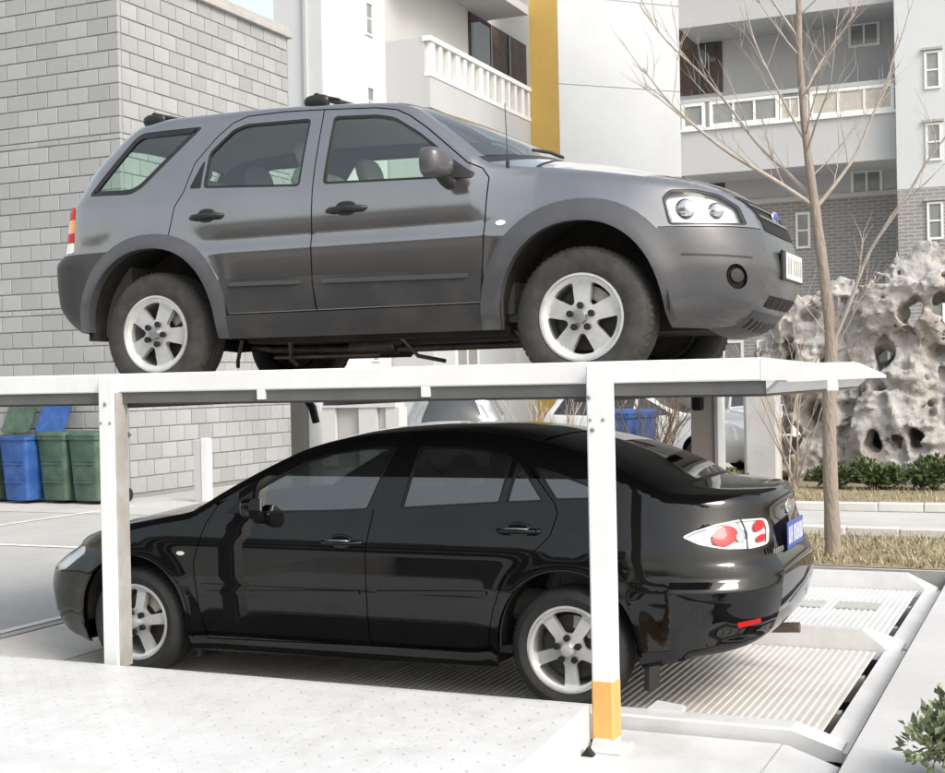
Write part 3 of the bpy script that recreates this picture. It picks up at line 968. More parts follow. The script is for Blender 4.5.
    MB().prism([(-.62, .4), (-.62, .95), (-.30, .95), (-.28, .4)], 'y', -.70, .70).build('luggage_cover', 'interior_dark', root)
    for y_ in (-.37, .37): seat_mesh(root, 1.25, y_, .60, 1)
    m = seat_mesh(root, .42, -.36, .62, 1, .6); m2 = seat_mesh(root, .42, .36, .62, 1, .6)
    steering(root, 1.70, .37, 1.02, 1)
    # underneath
    wheel_wells(root, B, ar, .86)
    MB().box(.50, 2.15, -.66, .66, .295, .36).build('floor_pan', 'underbody', root)
    MB().box(2.1, 3.15, -.48, .48, .29, .60).build('engine_tray', 'underbody', root)
    MB().box(-.62, .5, -.46, .46, .34, .5).build('rear_floor', 'underbody', root)
    MB().box(.45, 1.0, -.05, .55, .215, .31, .03).build('fuel_tank', 'underbody', root)
    MB().tube([(-.78, .42, .30), (-.5, .42, .29), (-.2, .30, .33), (.4, -.22, .27), (1.3, -.22, .25), (2.1, -.05, .26)], .022, 10).build('exhaust_pipe', 'exhaust_metal', root, True, 60)
    MB().tube([(.95, -.22, .275), (1.25, -.22, .275)], .055, 12).build('silencer', 'exhaust_metal', root, True, 40)
    for x_ in (0.0, 2.62): MB().tube([(x_, -.72, .34), (x_, 0, .30), (x_, .72, .34)], .038, 10).build('axle', 'underbody', root, True, 50)
    for x_, sx in ((.42, -1), (.75, -.6), (1.45, .7), (2.15, 1)):
        MB().tube([(x_, -.60, .32), (x_ + sx * .10, -.50, .20), (x_ + sx * .22, -.32, .17)], .012, 8).build('suspension_arm', 'exhaust_metal', root, True, 50)
    MB().tube([(.55, -.45, .215), (1.25, -.45, .215)], .012, 8).build('brake_line', 'exhaust_metal', root, True, 50)
    wm = ('tyre_rubber', 'alloy', 'brake_metal', 'cap_metal', 'black_trim', 'caliper')
    for x_, ph in ((0.0, R(68)), (2.62, R(90))):
        for far in (False, True):
            make_wheel(root, 'wheel', x_, .76 if far else -.76, .362, .362, .225, .222, (.038, .052), (.082, .186), ph, far, wm)
    return root

# ------------------------------------------------------------------ the black saloon on the lower pallet
def build_sedan():
    root = thing('saloon_car', 'glossy black saloon car parked on the ground level pallet under the raised car', 'car', (0.0, 0.872, 0.0), R(0.26))
    K = [(-.50, .155, -.52, .14, 'front_bumper'), (-.68, .16, -.76, .15, 'front_bumper'), (-.78, .22, -.88, .21, 'front_bumper'), (-.835, .36, -.935, .36, 'front_bumper'), (-.85, .50, -.945, .50, 'front_bumper'),
         (-.82, .585, -.92, .59, 'nose'), (-.74, .655, -.85, .68, 'hood'), (-.60, .735, -.70, .765, 'hood'), (-.42, .80, -.42, .86, 'hood'), (-.18, .86, -.15, .92, 'hood'), (.19, .93, .10, .975, 'hood'),
         (.38, .968, .22, .995, 'cowl'), (.43, .995, .30, 1.01, 'windshield'), (.54, 1.06, .48, 1.095, 'windshield'), (.67, 1.13, .66, 1.18, 'windshield'), (.87, 1.23, .88, 1.28, 'windshield'), (1.09, 1.325, 1.10, 1.365, 'windshield'),
         (1.26, 1.37, 1.27, 1.408, 'roof'), (1.37, 1.389, 1.38, 1.424, 'roof'), (1.54, 1.406, 1.54, 1.437, 'roof'), (1.75, 1.416, 1.75, 1.444, 'roof'), (2.0, 1.413, 2.0, 1.442, 'roof'), (2.25, 1.395, 2.25, 1.422, 'roof'),
         (2.47, 1.36, 2.45, 1.385, 'rear_window'), (2.68, 1.31, 2.66, 1.335, 'rear_window'), (2.86, 1.25, 2.84, 1.28, 'rear_window'), (3.0, 1.19, 2.99, 1.222, 'rear_window'), (3.10, 1.14, 3.12, 1.165, 'rear_window'),
         (3.17, 1.108, 3.22, 1.132, 'boot_lid'), (3.30, 1.094, 3.33, 1.12, 'boot_lid'), (3.46, 1.086, 3.50, 1.108, 'boot_lid'), (3.56, 1.075, 3.60, 1.092, 'boot_lid'), (3.60, 1.03, 3.635, 1.04, 'boot_lid'),
         (3.605, .95, 3.625, .95, 'boot_lid'), (3.63, .86, 3.63, .86, 'boot_lid'), (3.64, .78, 3.645, .785, 'rear_bumper'), (3.67, .735, 3.68, .745, 'rear_bumper'), (3.685, .69, 3.695, .70, 'rear_bumper'),
         (3.68, .60, 3.695, .60, 'rear_bumper'), (3.655, .48, 3.67, .48, 'rear_bumper'), (3.61, .39, 3.625, .39, 'rear_bumper'), (3.50, .335, 3.55, .33, 'rear_bumper'), (3.30, .30, 3.3, .28, 'rear_bumper')]
    ar = [(0.0, .316, .375, .395), (2.675, .316, .375, .400)]
    def crease(x, z):
        q = np.clip((0.90 - z) / 0.10, 0, 1); q = q * q * (3 - 2 * q)
        k = np.clip((0.60 - z) / 0.06, 0, 1); k = k * k * (3 - 2 * k)
        lg = np.clip((0.70 - z) / 0.075, 0, 1); lg = lg * lg * (3 - 2 * lg) * np.clip((x - 3.02) / 0.2, 0, 1)
        return 0.010 * q - 0.006 * k + 0.045 * lg
    B = Body(K, [(.13, .80), (.2, .838), (.3, .862), (.45, .874), (.6, .880), (.75, .880), (.88, .866), (.97, .838), (1.05, .812), (1.2, .765), (1.35, .690), (1.42, .635), (1.46, .60)],
             [(.13, -.66), (.22, -.78), (.36, -.835), (.5, -.85), (.585, -.82), (.655, -.74), (.735, -.62), (.8, -.60), (1.5, -.60)],
             [(.2, 3.5), (.335, 3.60), (.39, 3.61), (.48, 3.655), (.6, 3.68), (.69, 3.685), (.735, 3.67), (.78, 3.64), (.86, 3.63), (.95, 3.605), (1.03, 3.60), (1.1, 3.60), (1.5, 3.60)],
             [(0, -.34), (.05, -.245), (.12, -.16), (.25, -.08), (.42, -.03), (.6, -.005), (.75, 0), (9, 0)],
             [(0, -.44), (.03, -.36), (.09, -.255), (.18, -.165), (.32, -.085), (.5, -.03), (.7, 0), (9, 0)],
             ar, flare=0.018, rr=0.05, crease=crease, nsign=-1, bottom=[(3.1, .255), (2.2, .20), (.5, .175), (-.4, .165)])
    A0 = arch_poly(*ar[0]); A1 = arch_poly(*ar[1])
    fdoor = [(.50, .25), (.45, .45), (.43, .68), (.50, .90), (.56, 1.00), (.70, 1.085), (.90, 1.19), (1.10, 1.28), (1.27, 1.325), (1.45, 1.348), (1.675, 1.357), (1.61, 1.15), (1.565, 1.0), (1.54, .78), (1.54, .44), (1.55, .27)]
    rdoor = [(1.55, .27), (1.54, .44), (1.54, .78), (1.565, 1.0), (1.61, 1.15), (1.675, 1.357), (2.0, 1.357), (2.22, 1.34), (2.36, 1.295), (2.44, 1.235), (2.60, 1.05), (2.62, 1.0), (2.59, .89), (2.48, .78), (2.35, .68), (2.28, .51), (2.255, .39), (2.25, .29)]
    seams = [ribbon(p, 0.003) for p in (fdoor[:5], [(1.55, .27), (1.54, .44), (1.54, .78), (1.565, 1.0)], [(2.60, 1.05), (2.62, 1.0), (2.59, .89), (2.48, .78), (2.35, .68), (2.28, .51), (2.255, .39), (2.25, .29)],
                                       [(.50, .25), (1.55, .27), (2.25, .29)], [(2.44, 1.235), (2.60, 1.05)])]
    fgl = round_poly([(.80, .965), (1.30, .982), (1.525, .995), (1.655, 1.335), (1.45, 1.328), (1.27, 1.303), (1.10, 1.255), (.92, 1.165), (.80, 1.10)], .02)
    rgl = round_poly([(1.72, 1.005), (2.295, 1.043), (2.345, 1.28), (2.20, 1.317), (2.0, 1.335), (1.79, 1.337)], .02)
    fix = round_poly([(2.325, 1.046), (2.54, 1.058), (2.42, 1.215), (2.372, 1.262)], .012)
    qgl = round_poly([(2.47, 1.235), (2.60, 1.205), (2.75, 1.155), (2.90, 1.095), (2.86, 1.075), (2.60, 1.065)], .012)
    lamp = round_poly([(3.255, .895), (3.34, .856), (3.45, .833), (3.56, .826), (3.618, .835), (3.612, .90), (3.592, .962), (3.50, .968), (3.40, .950), (3.31, .922)], .02)
    head = round_poly([(-.90, .60), (-.70, .565), (-.55, .60), (-.40, .70), (-.44, .755), (-.60, .715), (-.74, .645), (-.90, .64)], .02)
    fb = [(-1.1, 0), (-1.1, .60), (-.70, .56), (-.36, .55), (-.30, .45), (-.30, 0)]
    rb = [(2.95, .10), (2.95, .60), (3.10, .63), (3.28, .72), (3.9, .745), (3.9, .1)]
    pr = (root, root)
    ae = [A0, A1]
    blk = 'black_paint'
    fd = B.side('front_door', [fdoor], ae + [fgl] + seams, blk, pr, h=0.028)
    rd = B.side('rear_door', [rdoor], ae + [rgl, fix] + seams, blk, pr, h=0.028)
    B.side('fender', [[(-1, .1), (-1, 1.2), (.40, 1.2), (.56, 1.0), (.60, .1)]], ae + [fdoor, head, fb, [(.47, 0), (.50, .25), (2.3, .29), (2.3, 0)]] + seams, blk, pr, h=0.028)
    B.side('quarter_panel', [[(2.2, .27), (2.2, 1.5), (3.9, 1.5), (3.9, .2), (3.0, .2)]], ae + [rdoor, qgl, lamp, rb] + seams, blk, pr, h=0.028)
    B.side('roof_rail', [[(.40, .98), (.40, 1.6), (2.2, 1.6), (2.2, 1.3), (1.6, 1.3)]], ae + [fdoor, rdoor, [(-1, .1), (-1, 1.2), (.40, 1.2), (.56, 1.0), (.60, .1)]], blk, pr, h=0.028)
    B.side('rocker_panel', [[(.30, .1), (.44, .25), (.50, .25), (1.55, .27), (2.25, .29), (2.40, .29), (2.45, .1)]], ae + seams, blk, pr, off=-0.004)
    fbs = B.side('front_bumper_side', [fb], ae + [head] + seams, blk, pr, off=0.001)
    rbs = B.side('rear_bumper_side', [rb], ae + [lamp] + seams, blk, pr, off=-0.004)
    B.side('wheel_arch_lip', [arch_poly(0, .316, .395, .415, .15)], [A0, [(-1, 0), (-1, .25), (1, .25), (1, 0)]], blk, pr, off=-0.006, skirt=0.04)
    B.side('wheel_arch_lip', [arch_poly(2.675, .316, .395, .420, .15)], [A1, [(2, 0), (2, .27), (3.3, .27), (3.3, 0)]], blk, pr, off=-0.006, skirt=0.04)
    B.side('side_moulding', [round_poly([(1.60, .548), (1.60, .572), (2.245, .598), (2.245, .574)], .008)], [], blk, rd, off=-0.010, skirt=0.012, ring=False)
    B.side('side_moulding', [round_poly([(.50, .500), (.50, .524), (1.50, .568), (1.50, .544)], .008)], [], blk, fd, off=-0.010, skirt=0.012, ring=False)
    window_pair(B, fd, fgl, 'sedan_glass', 0.012); window_pair(B, rd, rgl, 'sedan_glass', 0.012)
    window_pair(B, rd, fix, 'sedan_glass', 0.010, name='quarter_light'); window_pair(B, pr, qgl, 'sedan_glass', 0.010, name='quarter_window')
    B.side('mirror_sail', [round_poly([(.62, .965), (.785, .968), (.785, 1.09), (.70, 1.04)], .01)], [], 'black_trim', fd, off=-0.003, skirt=0.01, ring=False)
    # lamps
    tl = B.side('tail_lamp', [lamp], [], 'lamp_silver', pr, off=0.028, skirt=0.0, h=0.018)
    B.side('lamp_rim', [lamp], [offset_poly(lamp, 0.007)], 'lamp_white', tl, off=-0.004, skirt=0.03, h=0.018)
    B.side('lamp_cover', [lamp], [], 'lamp_glass', tl, off=-0.0045, skirt=0.0, h=0.018)
    for cx_, cz_, rx_, rz_, mt in ((3.445, .892, .052, .048, 'lamp_red'), (3.575, .928, .018, .026, 'lamp_red'), (3.59, .868, .014, .018, 'lamp_red'), (3.515, .888, .020, .026, 'cap_metal')):
        B.side('lamp_lens', [[(cx_ + rx_ * math.cos(t), cz_ + rz_ * math.sin(t)) for t in np.linspace(0, 2 * PI, 24, endpoint=False)], lamp], [], mt, tl, off=0.001, skirt=0.025, h=0.012, ring=False)
    B.side('lamp_divider', [ribbon([(3.545, .826), (3.535, .90), (3.505, .968)], .0035), lamp], [], 'black_trim', tl, off=-0.0055, skirt=0, h=0.02, ring=False)
    hl = B.side('headlight', [head], [], 'lamp_silver', pr, off=0.03, skirt=0, h=0.022)
    B.side('headlight_lens', [head], [], 'lamp_glass', hl, off=0.0, skirt=0.03, h=0.022)
    B.side('side_repeater', [[(.345 + .026 * math.cos(t), .733 + .012 * math.sin(t)) for t in np.linspace(0, 2 * PI, 16, endpoint=False)]], [], 'lamp_white', pr, off=-0.005, skirt=0.01, h=0.012, ring=False)
    B.side('bumper_reflector', [round_poly([(3.51, .445), (3.60, .46), (3.60, .485), (3.51, .475)], .006)], [], 'lamp_red', rbs, off=-0.006, skirt=0.006, h=0.015, ring=False)
    # across the car
    for nm, mt, nu in (('front_bumper', blk, 24), ('nose', blk, 20), ('hood', blk, 28), ('cowl', 'black_trim', 16), ('roof', blk, 28), ('boot_lid', blk, 28), ('rear_bumper', blk, 28)):
        a, b = B.range_of(nm)
        o = B.strip_patch(nm, a, b, -1, 1, mt, root, nu=nu, thick=0.02)
        if nm == 'boot_lid': boot = o
    a, b = B.range_of('windshield')
    B.strip_patch('windshield', a, b, -.94, .94, 'clear_glass', root, nu=20)
    for u0, u1 in ((-1, -.935), (.935, 1)): B.strip_patch('windshield_pillar', a, b, u0, u1, blk, root, nu=3, thick=0.03)
    a, b = B.range_of('rear_window')
    B.strip_patch('rear_window', a + .02, b - .02, -.91, .91, 'sedan_glass', root, nu=20)
    for u0, u1 in ((-1, -.90), (.90, 1)): B.strip_patch('rear_pillar', a, b, u0, u1, blk, root, nu=4, thick=0.03)
    B.strip_patch('rear_window_edge', b - .03, b, -.92, .92, 'black_trim', root, nu=20, thick=0.01)
    pl = MB().box(3.660, 3.668, -.22, .22, .775, .915, .003).build('licence_plate', 'plate_blue', root)
    for k, y_ in enumerate((-.175, -.115, -.035, .02, .075, .13, .18)):
        m = MB(); m.box(3.668, 3.6695, y_ - .018, y_ - .010, .80, .89); m.box(3.668, 3.6695, y_ + .008, y_ + .016, .80, .89)
        m.box(3.668, 3.6695, y_ - .012, y_ + .012, .84 + .03 * ((k * 7) % 3 - 1), .852 + .03 * ((k * 7) % 3 - 1))
        m.build('plate_mark', 'plate_pale', pl)
    bd = MB()
    for k in range(6):
        y_ = -.50 + k * .028
        bd.box(3.646 + .003 * k, 3.652 + .003 * k, y_, y_ + .018, .79, .815)
    bd.build('badge', 'chrome', root)
    V, F = ellipsoid((3.628, 0, .985), (.012, .062, .045), 20, 10)
    MB().add(V, F).build('emblem', 'chrome', root, True)
    MB().tube([(3.34, -.14, 1.125), (3.335, 0, 1.16), (3.34, .14, 1.125)], .004, 6).build('boot_ornament', 'alloy', root, True) if False else None
    # trim
    handle_pair(B, fd, 1.27, 1.51, .825, 'black_paint', True); handle_pair(B, rd, 2.30, 2.535, .912, 'black_paint', True)
    mirror_pair(root, .86, 1.005, .85, -1, .064, .088, .060, blk, 0.03)
    # inside
    ex = [A0, A1, fgl, rgl, fix, qgl, lamp, head]
    B.side('door_card', [[(.1, .3), (.1, 1.4), (3.0, 1.4), (3.0, .3)]], ex, 'interior_dark', pr, off=0.045, skirt=0, h=0.06, ring=False)
    a, b = B.range_of('roof')
    B.strip_patch('roof_lining', a + .02, b - .02, -.92, .92, 'interior_dark', root, off=-0.03, nu=12)
    MB().box(.25, 3.0, -.68, .68, .24, .28).build('cabin_floor', 'interior_dark', root)
    MB().box(.30, .36, -.70, .70, .28, .93).build('bulkhead', 'interior_dark', root)
    MB().prism([(.40, .65), (.40, .93), (.80, .95), (.90, .88), (.88, .65)], 'y', -.72, .72).build('dashboard', 'interior_dark', root)
    MB().prism([(2.55, .4), (2.62, 1.06), (3.15, 1.09), (3.15, .4)], 'y', -.66, .66).build('parcel_shelf', 'interior_dark', root)
    for y_ in (-.36, .36): seat_mesh(root, 1.40, y_, .38, -1, mat='interior_dark')
    for y_ in (-.34, .34): seat_mesh(root, 2.25, y_, .40, -1, .58, mat='interior_dark')
    steering(root, .98, -.36, .86, -1)
    wheel_wells(root, B, ar, .845)
    MB().box(-.50, 3.05, -.46, .46, .20, .27).build('floor_pan', 'underbody', root)
    MB().box(.45, 2.22, -.74, .74, .18, .25).build('sill_floor', 'underbody', root)
    MB().box(-.6, .3, -.45, .45, .25, .6).build('engine_block', 'underbody', root)
    for s in (-1, 1):
        for x_ in (.425, 3.075):
            MB().prism([(x_ - .012, .14), (x_ + .014, .13), (x_ + .02, .33), (x_ - .006, .34)], 'y', s * .66, s * .845).build('mud_flap', 'black_trim', root)
    MB().tube([(3.25, .45, .23), (3.60, .45, .25)], .03, 12).build('exhaust_pipe', 'exhaust_metal', root, True, 50)
    wm = ('black_tyre', 'alloy', 'brake_metal', 'alloy', 'black_trim', 'caliper')
    for x_, ph in ((0.0, R(80)), (2.675, R(56))):
        for far in (False, True):
            make_wheel(root, 'wheel', x_, .766 if far else -.766, .316, .316, .205, .219, (.027, .034), (.082, .192), ph, far, wm)
    return root

# ------------------------------------------------------------------ ground, pit and paving
material('asphalt', (0.40, 0.395, 0.38), rough=0.95, var=0.14, vscale=0.8, bump=0.35, bscale=90, tint=(0.30, 0.295, 0.29), tintamt=0.5, tscale=0.5)
material('concrete_apron', (0.50, 0.50, 0.505), rough=0.9, var=0.10, vscale=1.4, bump=0.25, bscale=70, tint=(0.44, 0.43, 0.42), tintamt=0.6, tscale=1.2)
material('path_concrete', (0.46, 0.45, 0.44), rough=0.95, var=0.12, vscale=1.2, bump=0.2, bscale=50, tint=(0.30, 0.28, 0.26), tintamt=0.4, tscale=0.9)
material('kerb_stone', (0.56, 0.55, 0.53), rough=0.9, var=0.12, vscale=3, bump=0.2, bscale=40, island=0.08)
material('line_paint', (0.72, 0.72, 0.70), rough=0.8, var=0.12, vscale=5, tint=(0.32, 0.31, 0.30), tintamt=0.75, tscale=5)
material('soil', (0.23, 0.185, 0.12), rough=1.0, var=0.3, vscale=4, bump=0.6, bscale=30, tint=(0.30, 0.25, 0.13), tintamt=0.8, tscale=2)
material('pit_wall', (0.36, 0.355, 0.35), rough=0.95, var=0.2, vscale=3)
material('pit_dark', (0.05, 0.05, 0.05), rough=0.95)
material('white_steel', (0.62, 0.625, 0.635), rough=0.42, var=0.05, vscale=2.5, bump=0.05, bscale=60, tint=(0.42, 0.415, 0.41), tintamt=0.6, tscale=2.6)
material('white_post', (0.72, 0.725, 0.735), rough=0.38, var=0.04, vscale=4, bump=0.04, bscale=50, tint=(0.55, 0.55, 0.55), tintamt=0.30, tscale=3)
material('galv_steel', (0.55, 0.545, 0.53), rough=0.5, metal=0.35, var=0.15, vscale=6, tint=(0.36, 0.30, 0.23), tintamt=0.6, tscale=2.4)
material('pallet_floor', (0.62, 0.60, 0.57), rough=0.55, metal=0.15, var=0.14, vscale=3, tint=(0.46, 0.40, 0.33), tintamt=0.4, tscale=1.6)
material('post_brown', (0.70, 0.65, 0.61), rough=0.6, var=0.15, vscale=3, tint=(0.5, 0.44, 0.4), tintamt=0.5, tscale=3)
material('warning_yellow', (0.66, 0.38, 0.11), rough=0.45, var=0.10, vscale=9, tint=(0.62, 0.30, 0.14), tintamt=0.5, tscale=8)
material('bolt_grey', (0.30, 0.30, 0.31), rough=0.45, metal=0.7)
material('rubber', (0.01, 0.01, 0.01), rough=0.8)

def sheet(name, x0, x1, y0, y1, z, mat, nx=1, ny=1):
    V = [(x0 + (x1 - x0) * i / nx, y0 + (y1 - y0) * j / ny, z) for j in range(ny + 1) for i in range(nx + 1)]
    F = [(j * (nx + 1) + i, j * (nx + 1) + i + 1, (j + 1) * (nx + 1) + i + 1, (j + 1) * (nx + 1) + i) for j in range(ny) for i in range(nx)]
    return mk(name, V, F, mat)
HX0, HX1, HY0, HY1 = -1.262, 4.15, -6.0, 4.86          # opening in the paving for the parking pit
G = 0.10
xs_ = [-900, HX0, HX1, 900]; ys_ = [-900, HY0, HY1, 900]
V = [(x, y, G) for y in ys_ for x in xs_]
F = [(j * 4 + i, j * 4 + i + 1, (j + 1) * 4 + i + 1, (j + 1) * 4 + i) for j in range(3) for i in range(3) if not (i == 1 and j == 1)]
structure(mk('ground', V, F, 'asphalt'))
m = MB()
m.box(HX0 - .02, HX1 + .02, HY0 - .02, HY1 + .02, -.75, -.60)
for b in ((HX0 - .14, HX0, HY0, HY1), (HX1, HX1 + .14, HY0, HY1), (HX0, HX1, HY0 - .14, HY0), (HX0, HX1, HY1, HY1 + .14)):
    m.box(b[0], b[1], b[2], b[3], -.60, .097)
structure(m.build('pit', 'pit_wall'))
structure(sheet('pit_floor', HX0, HX1, HY0, HY1, -.59, 'pit_dark'))
structure(sheet('apron', HX1 + .004, 7.6, -6.0, 4.92, G + .004, 'concrete_apron'))
structure(sheet('lawn', -1.4, 16, 4.93, 7.12, G + .006, 'soil'))
structure(sheet('path', -14, 22, 7.26, 9.50, G + .004, 'path_concrete'))
structure(sheet('planting_bed', -.6, 16, 9.68, 15.6, G + .006, 'soil'))
for k in range(26):
    for y_, nm in ((7.19, 'kerb'), (9.59, 'kerb')):
        pass
def kerb_row(name, x0, x1, y, z, n, label):
    m0 = None
    root = structure(MB().box(x0, x1, y - .055, y + .055, z - .1, z + .03).build(name, 'kerb_stone'))
    L = (x1 - x0) / n
    st = None
    for k in range(n):
        if st is None:
            st = MB().box(-L / 2 + .006, L / 2 - .006, -.066, .066, 0, .105, .012).build('kerb_stone', 'kerb_stone', root, loc=(x0 + L * (k + .5), y, z - .04 + random.uniform(-.006, .006)))
        else:
            c = st.copy(); COL.objects.link(c); c.location = (x0 + L * (k + .5), y + random.uniform(-.006, .006), z - .04 + random.uniform(-.006, .006))
kerb_row('kerb', -1.5, 12.0, 7.19, G + .02, 27, '')
kerb_row('kerb', -1.5, 12.0, 9.59, G + .04, 27, '')
for nm, x0, y0, y1, w in (('parking_line', -6.44, 2.0, 8.3, .10), ('parking_line', -1.36, -3.0, 4.2, .085)):
    structure(sheet('parking_line', x0 - w, x0, y0, y1, G + .006, 'line_paint'))
structure(sheet('parking_line', -6.40, -1.40, 4.25, 4.35, G + .006, 'line_paint'))

# ------------------------------------------------------------------ steel pallets of the parking lift
def corrugated(x0, x1, y0, y1, z, pitch, amp, mat, parent, name='corrugated_floor'):
    """ribs run across the car (along y)"""
    n = int((x1 - x0) / pitch)
    prof = []
    for k in range(n):
        a = x0 + k * pitch
        prof += [(a, z), (a + pitch * .38, z), (a + pitch * .5, z + amp), (a + pitch * .86, z + amp)]
    prof.append((x0 + n * pitch, z))
    V = [(p[0], y0, p[1]) for p in prof] + [(p[0], y1, p[1]) for p in prof]
    k = len(prof)
    F = [(i, i + 1, k + i + 1, k + i) for i in range(k - 1)]
    return mk(name, V, F, mat, parent)

def side_rail(y_in, y_out, zt, x0, xa, x1, mat, parent, zb=-.05):
    """upstand at y_in with a flange out to y_out, running down to nothing between xa and x1"""
    d = 1 if y_out > y_in else -1
    prof = lambda z: [(y_in, zb), (y_in + d * .035, z), (y_out - d * .01, z), (y_out, z - .01), (y_out, zb)]
    V = []
    for x, z in ((x0, zt), (xa, zt), (x1, 0.012)):
        V += [(x, p[0], p[1]) for p in prof(z)]
    F = []
    for s in range(2):
        for i in range(4):
            q = (s * 5 + i, s * 5 + i + 1, (s + 1) * 5 + i + 1, (s + 1) * 5 + i)
            F.append(q[::-1] if d > 0 else q)
    F += [(0, 1, 2, 3, 4), (10, 11, 12, 13, 14)]
    return mk('side_rail', V, F, mat, parent)

def pallet(y0, label, floor_mat, rail_mat, x0=-1.24, x1=4.085):
    root = thing('parking_pallet', label, 'parking pallet', (0, y0, 0), 0, 'ground level pallets of the parking lift')
    corrugated(x0, x1 - .12, -.075, 2.03, -.0045, .042, .0045, floor_mat, root)
    side_rail(-.075, -.25, .085, x0, 3.84, x1 - .02, rail_mat, root)
    side_rail(2.03, 2.17, .12, x0, 3.84, x1 - .02, rail_mat, root)
    MB().prism([(x1 - .13, -.03), (x1 - .115, .004), (x1, -.012), (x1, -.06), (x1 - .02, -.06)], 'y', -.24, 2.16).build('end_lip', rail_mat, root)
    MB().box(x0, x1 - .15, .55, .63, -.17, -.03).build('floor_beam', 'galv_steel', root)
    MB().box(x0, x1 - .15, 1.40, 1.48, -.17, -.03).build('floor_beam', 'galv_steel', root)
    return root
p1 = pallet(0.0, 'ground level steel pallet with tan ribbed floor under the black saloon', 'pallet_floor', 'white_steel')
# little folded guide plate behind the saloon's rear wheel
MB().add([(3.02, -.04, .0), (3.16, -.05, .115), (3.30, -.05, .10), (3.30, -.05, .0), (3.02, -.11, .0), (3.16, -.11, .115), (3.30, -.11, .10), (3.30, -.11, .0)],
         [(0, 3, 2, 1), (4, 5, 6, 7), (0, 1, 5, 4), (1, 2, 6, 5), (2, 3, 7, 6)]).build('guide_plate', 'white_steel', p1)
MB().prism([(-1.238, .004), (-1.238, .098), (-1.18, .096), (-.72, .006), (-.72, -.003)], 'y', -.07, 2.025).build('entry_ramp', 'pallet_floor', p1)
p2 = pallet(2.45, 'empty white ground level pallet behind the black saloon', 'white_steel', 'white_steel')
for x0_ in (3.05, 3.45): MB().box(x0_, x0_ + .30, 1.05, 1.30, .001, .012).build('drain_grate', 'galv_steel', p2)
# deck and apron ramp in front
deck = thing('steel_deck', 'white steel deck plates in the foreground below the yellow banded post', 'steel deck', (0, 0, 0))
V = [(2.99, -.285, .02), (3.83, -.285, .02), (4.10, -.55, .02), (4.10, -6.0, .02), (2.99, -6.0, .02)]
def slab(name, pts, z0, z1, mat, parent):
    return MB().prism([(p[0], p[1]) for p in pts], 'z', z0, z1).build(name, mat, parent)
slab('deck_plate', [(2.99, -.285), (3.80, -.285), (3.80, -6.0), (2.99, -6.0)], -.03, .020, 'white_steel', deck)
slab('deck_plate', [(3.808, -.285), (3.83, -.285), (4.10, -.56), (4.10, -6.0), (3.808, -6.0)], -.03, .016, 'white_steel', deck)
ramp = thing('steel_ramp', 'long sloping white steel ramp plate filling the left foreground', 'ramp', (0, 0, 0))
nx = 8
xs2 = np.linspace(-1.255, 3.022, nx + 1)
RP = [(-.64, -.05), (-.645, .205), (-.66, .222), (-.70, .222), (-3.9, .03), (-3.9, -.05)]
for i in range(nx):
    MB().prism(RP, 'x', xs2[i] + .002, xs2[i + 1] - .002).build('ramp_plate', 'white_steel', ramp)
corr = MB()
k = 0
for x in np.arange(-1.22, 3.0, .055):
    for y in np.arange(-1.95, -.72, .11):
        z = .222 - (.222 - .03) * (-.70 - (y + (k % 2) * .055)) / 3.2
        yy = y + (k % 2) * .055
        c = math.cos(.9 * (1 if k % 2 else -1)); s = math.sin(.9 * (1 if k % 2 else -1))
        corr.add([(x - .016 * c, yy - .016 * s, z + .0005), (x + .004 * s, yy - .004 * c, z + .0028), (x + .016 * c, yy + .016 * s, z + .0005), (x - .004 * s, yy + .004 * c, z + .0028)], [(0, 1, 2, 3)])
    k += 1
tr = corr.build('tread_pattern', 'white_steel', ramp); tr['kind'] = 'stuff'

# ------------------------------------------------------------------ lift frame
frame = thing('lift_frame', 'white steel posts of the two level car parking lift', 'lift frame', (0, 0, 0))
def ipost(x, y, z0, z1, mat, w=.100, d=.11, name='front_post'):
    o = MB().box(x - w / 2, x + w / 2, y - d / 2, y + d / 2, z0, z1, .008).build(name, mat, frame)
    return o
pl_ = ipost(0.318, -.555, .18, 1.745, 'white_post')
pr_ = ipost(3.085, -.605, .02, 1.745, 'white_post')
MB().box(3.085 - .0515, 3.085 + .0515, -.605 - .057, -.605 + .057, .062, .335, .008).build('yellow_band', 'warning_yellow', pr_)
MB().box(3.024, 3.085 + .10, -.72, -.52, .02, .036, .004).build('base_plate', 'white_steel', pr_)
MB().prism([(3.04, .036), (3.13, .036), (3.12, .075), (3.05, .075)], 'y', -.70, -.655).build('base_gusset', 'white_steel', pr_)
for x_, y_, z_ in ((0.318, -.612, 1.60), (3.05, -.662, 1.60), (3.065, -.662, 1.455)):
    MB().lathe([(.010, .004), (.010, -.004), (.006, -.006), (.0005, -.006)], 10, c=(x_, y_, z_)).build('bolt', 'bolt_grey', pl_ if x_ < 1 else pr_, True)
for px_, o_, yy in ((0.318, pl_, -.555), (3.085, pr_, -.605)):
    for q in (-.03, .03):
        MB().lathe([(.007, .004), (.007, -.003), (.0005, -.003)], 8, c=(px_ + q, yy - .057, 1.50)).build('bolt', 'bolt_grey', o_, True)
MB().box(0.318 + .0505, 0.318 + .066, -.60, -.51, .20, 1.66).build('chain_guide', 'galv_steel', pl_)
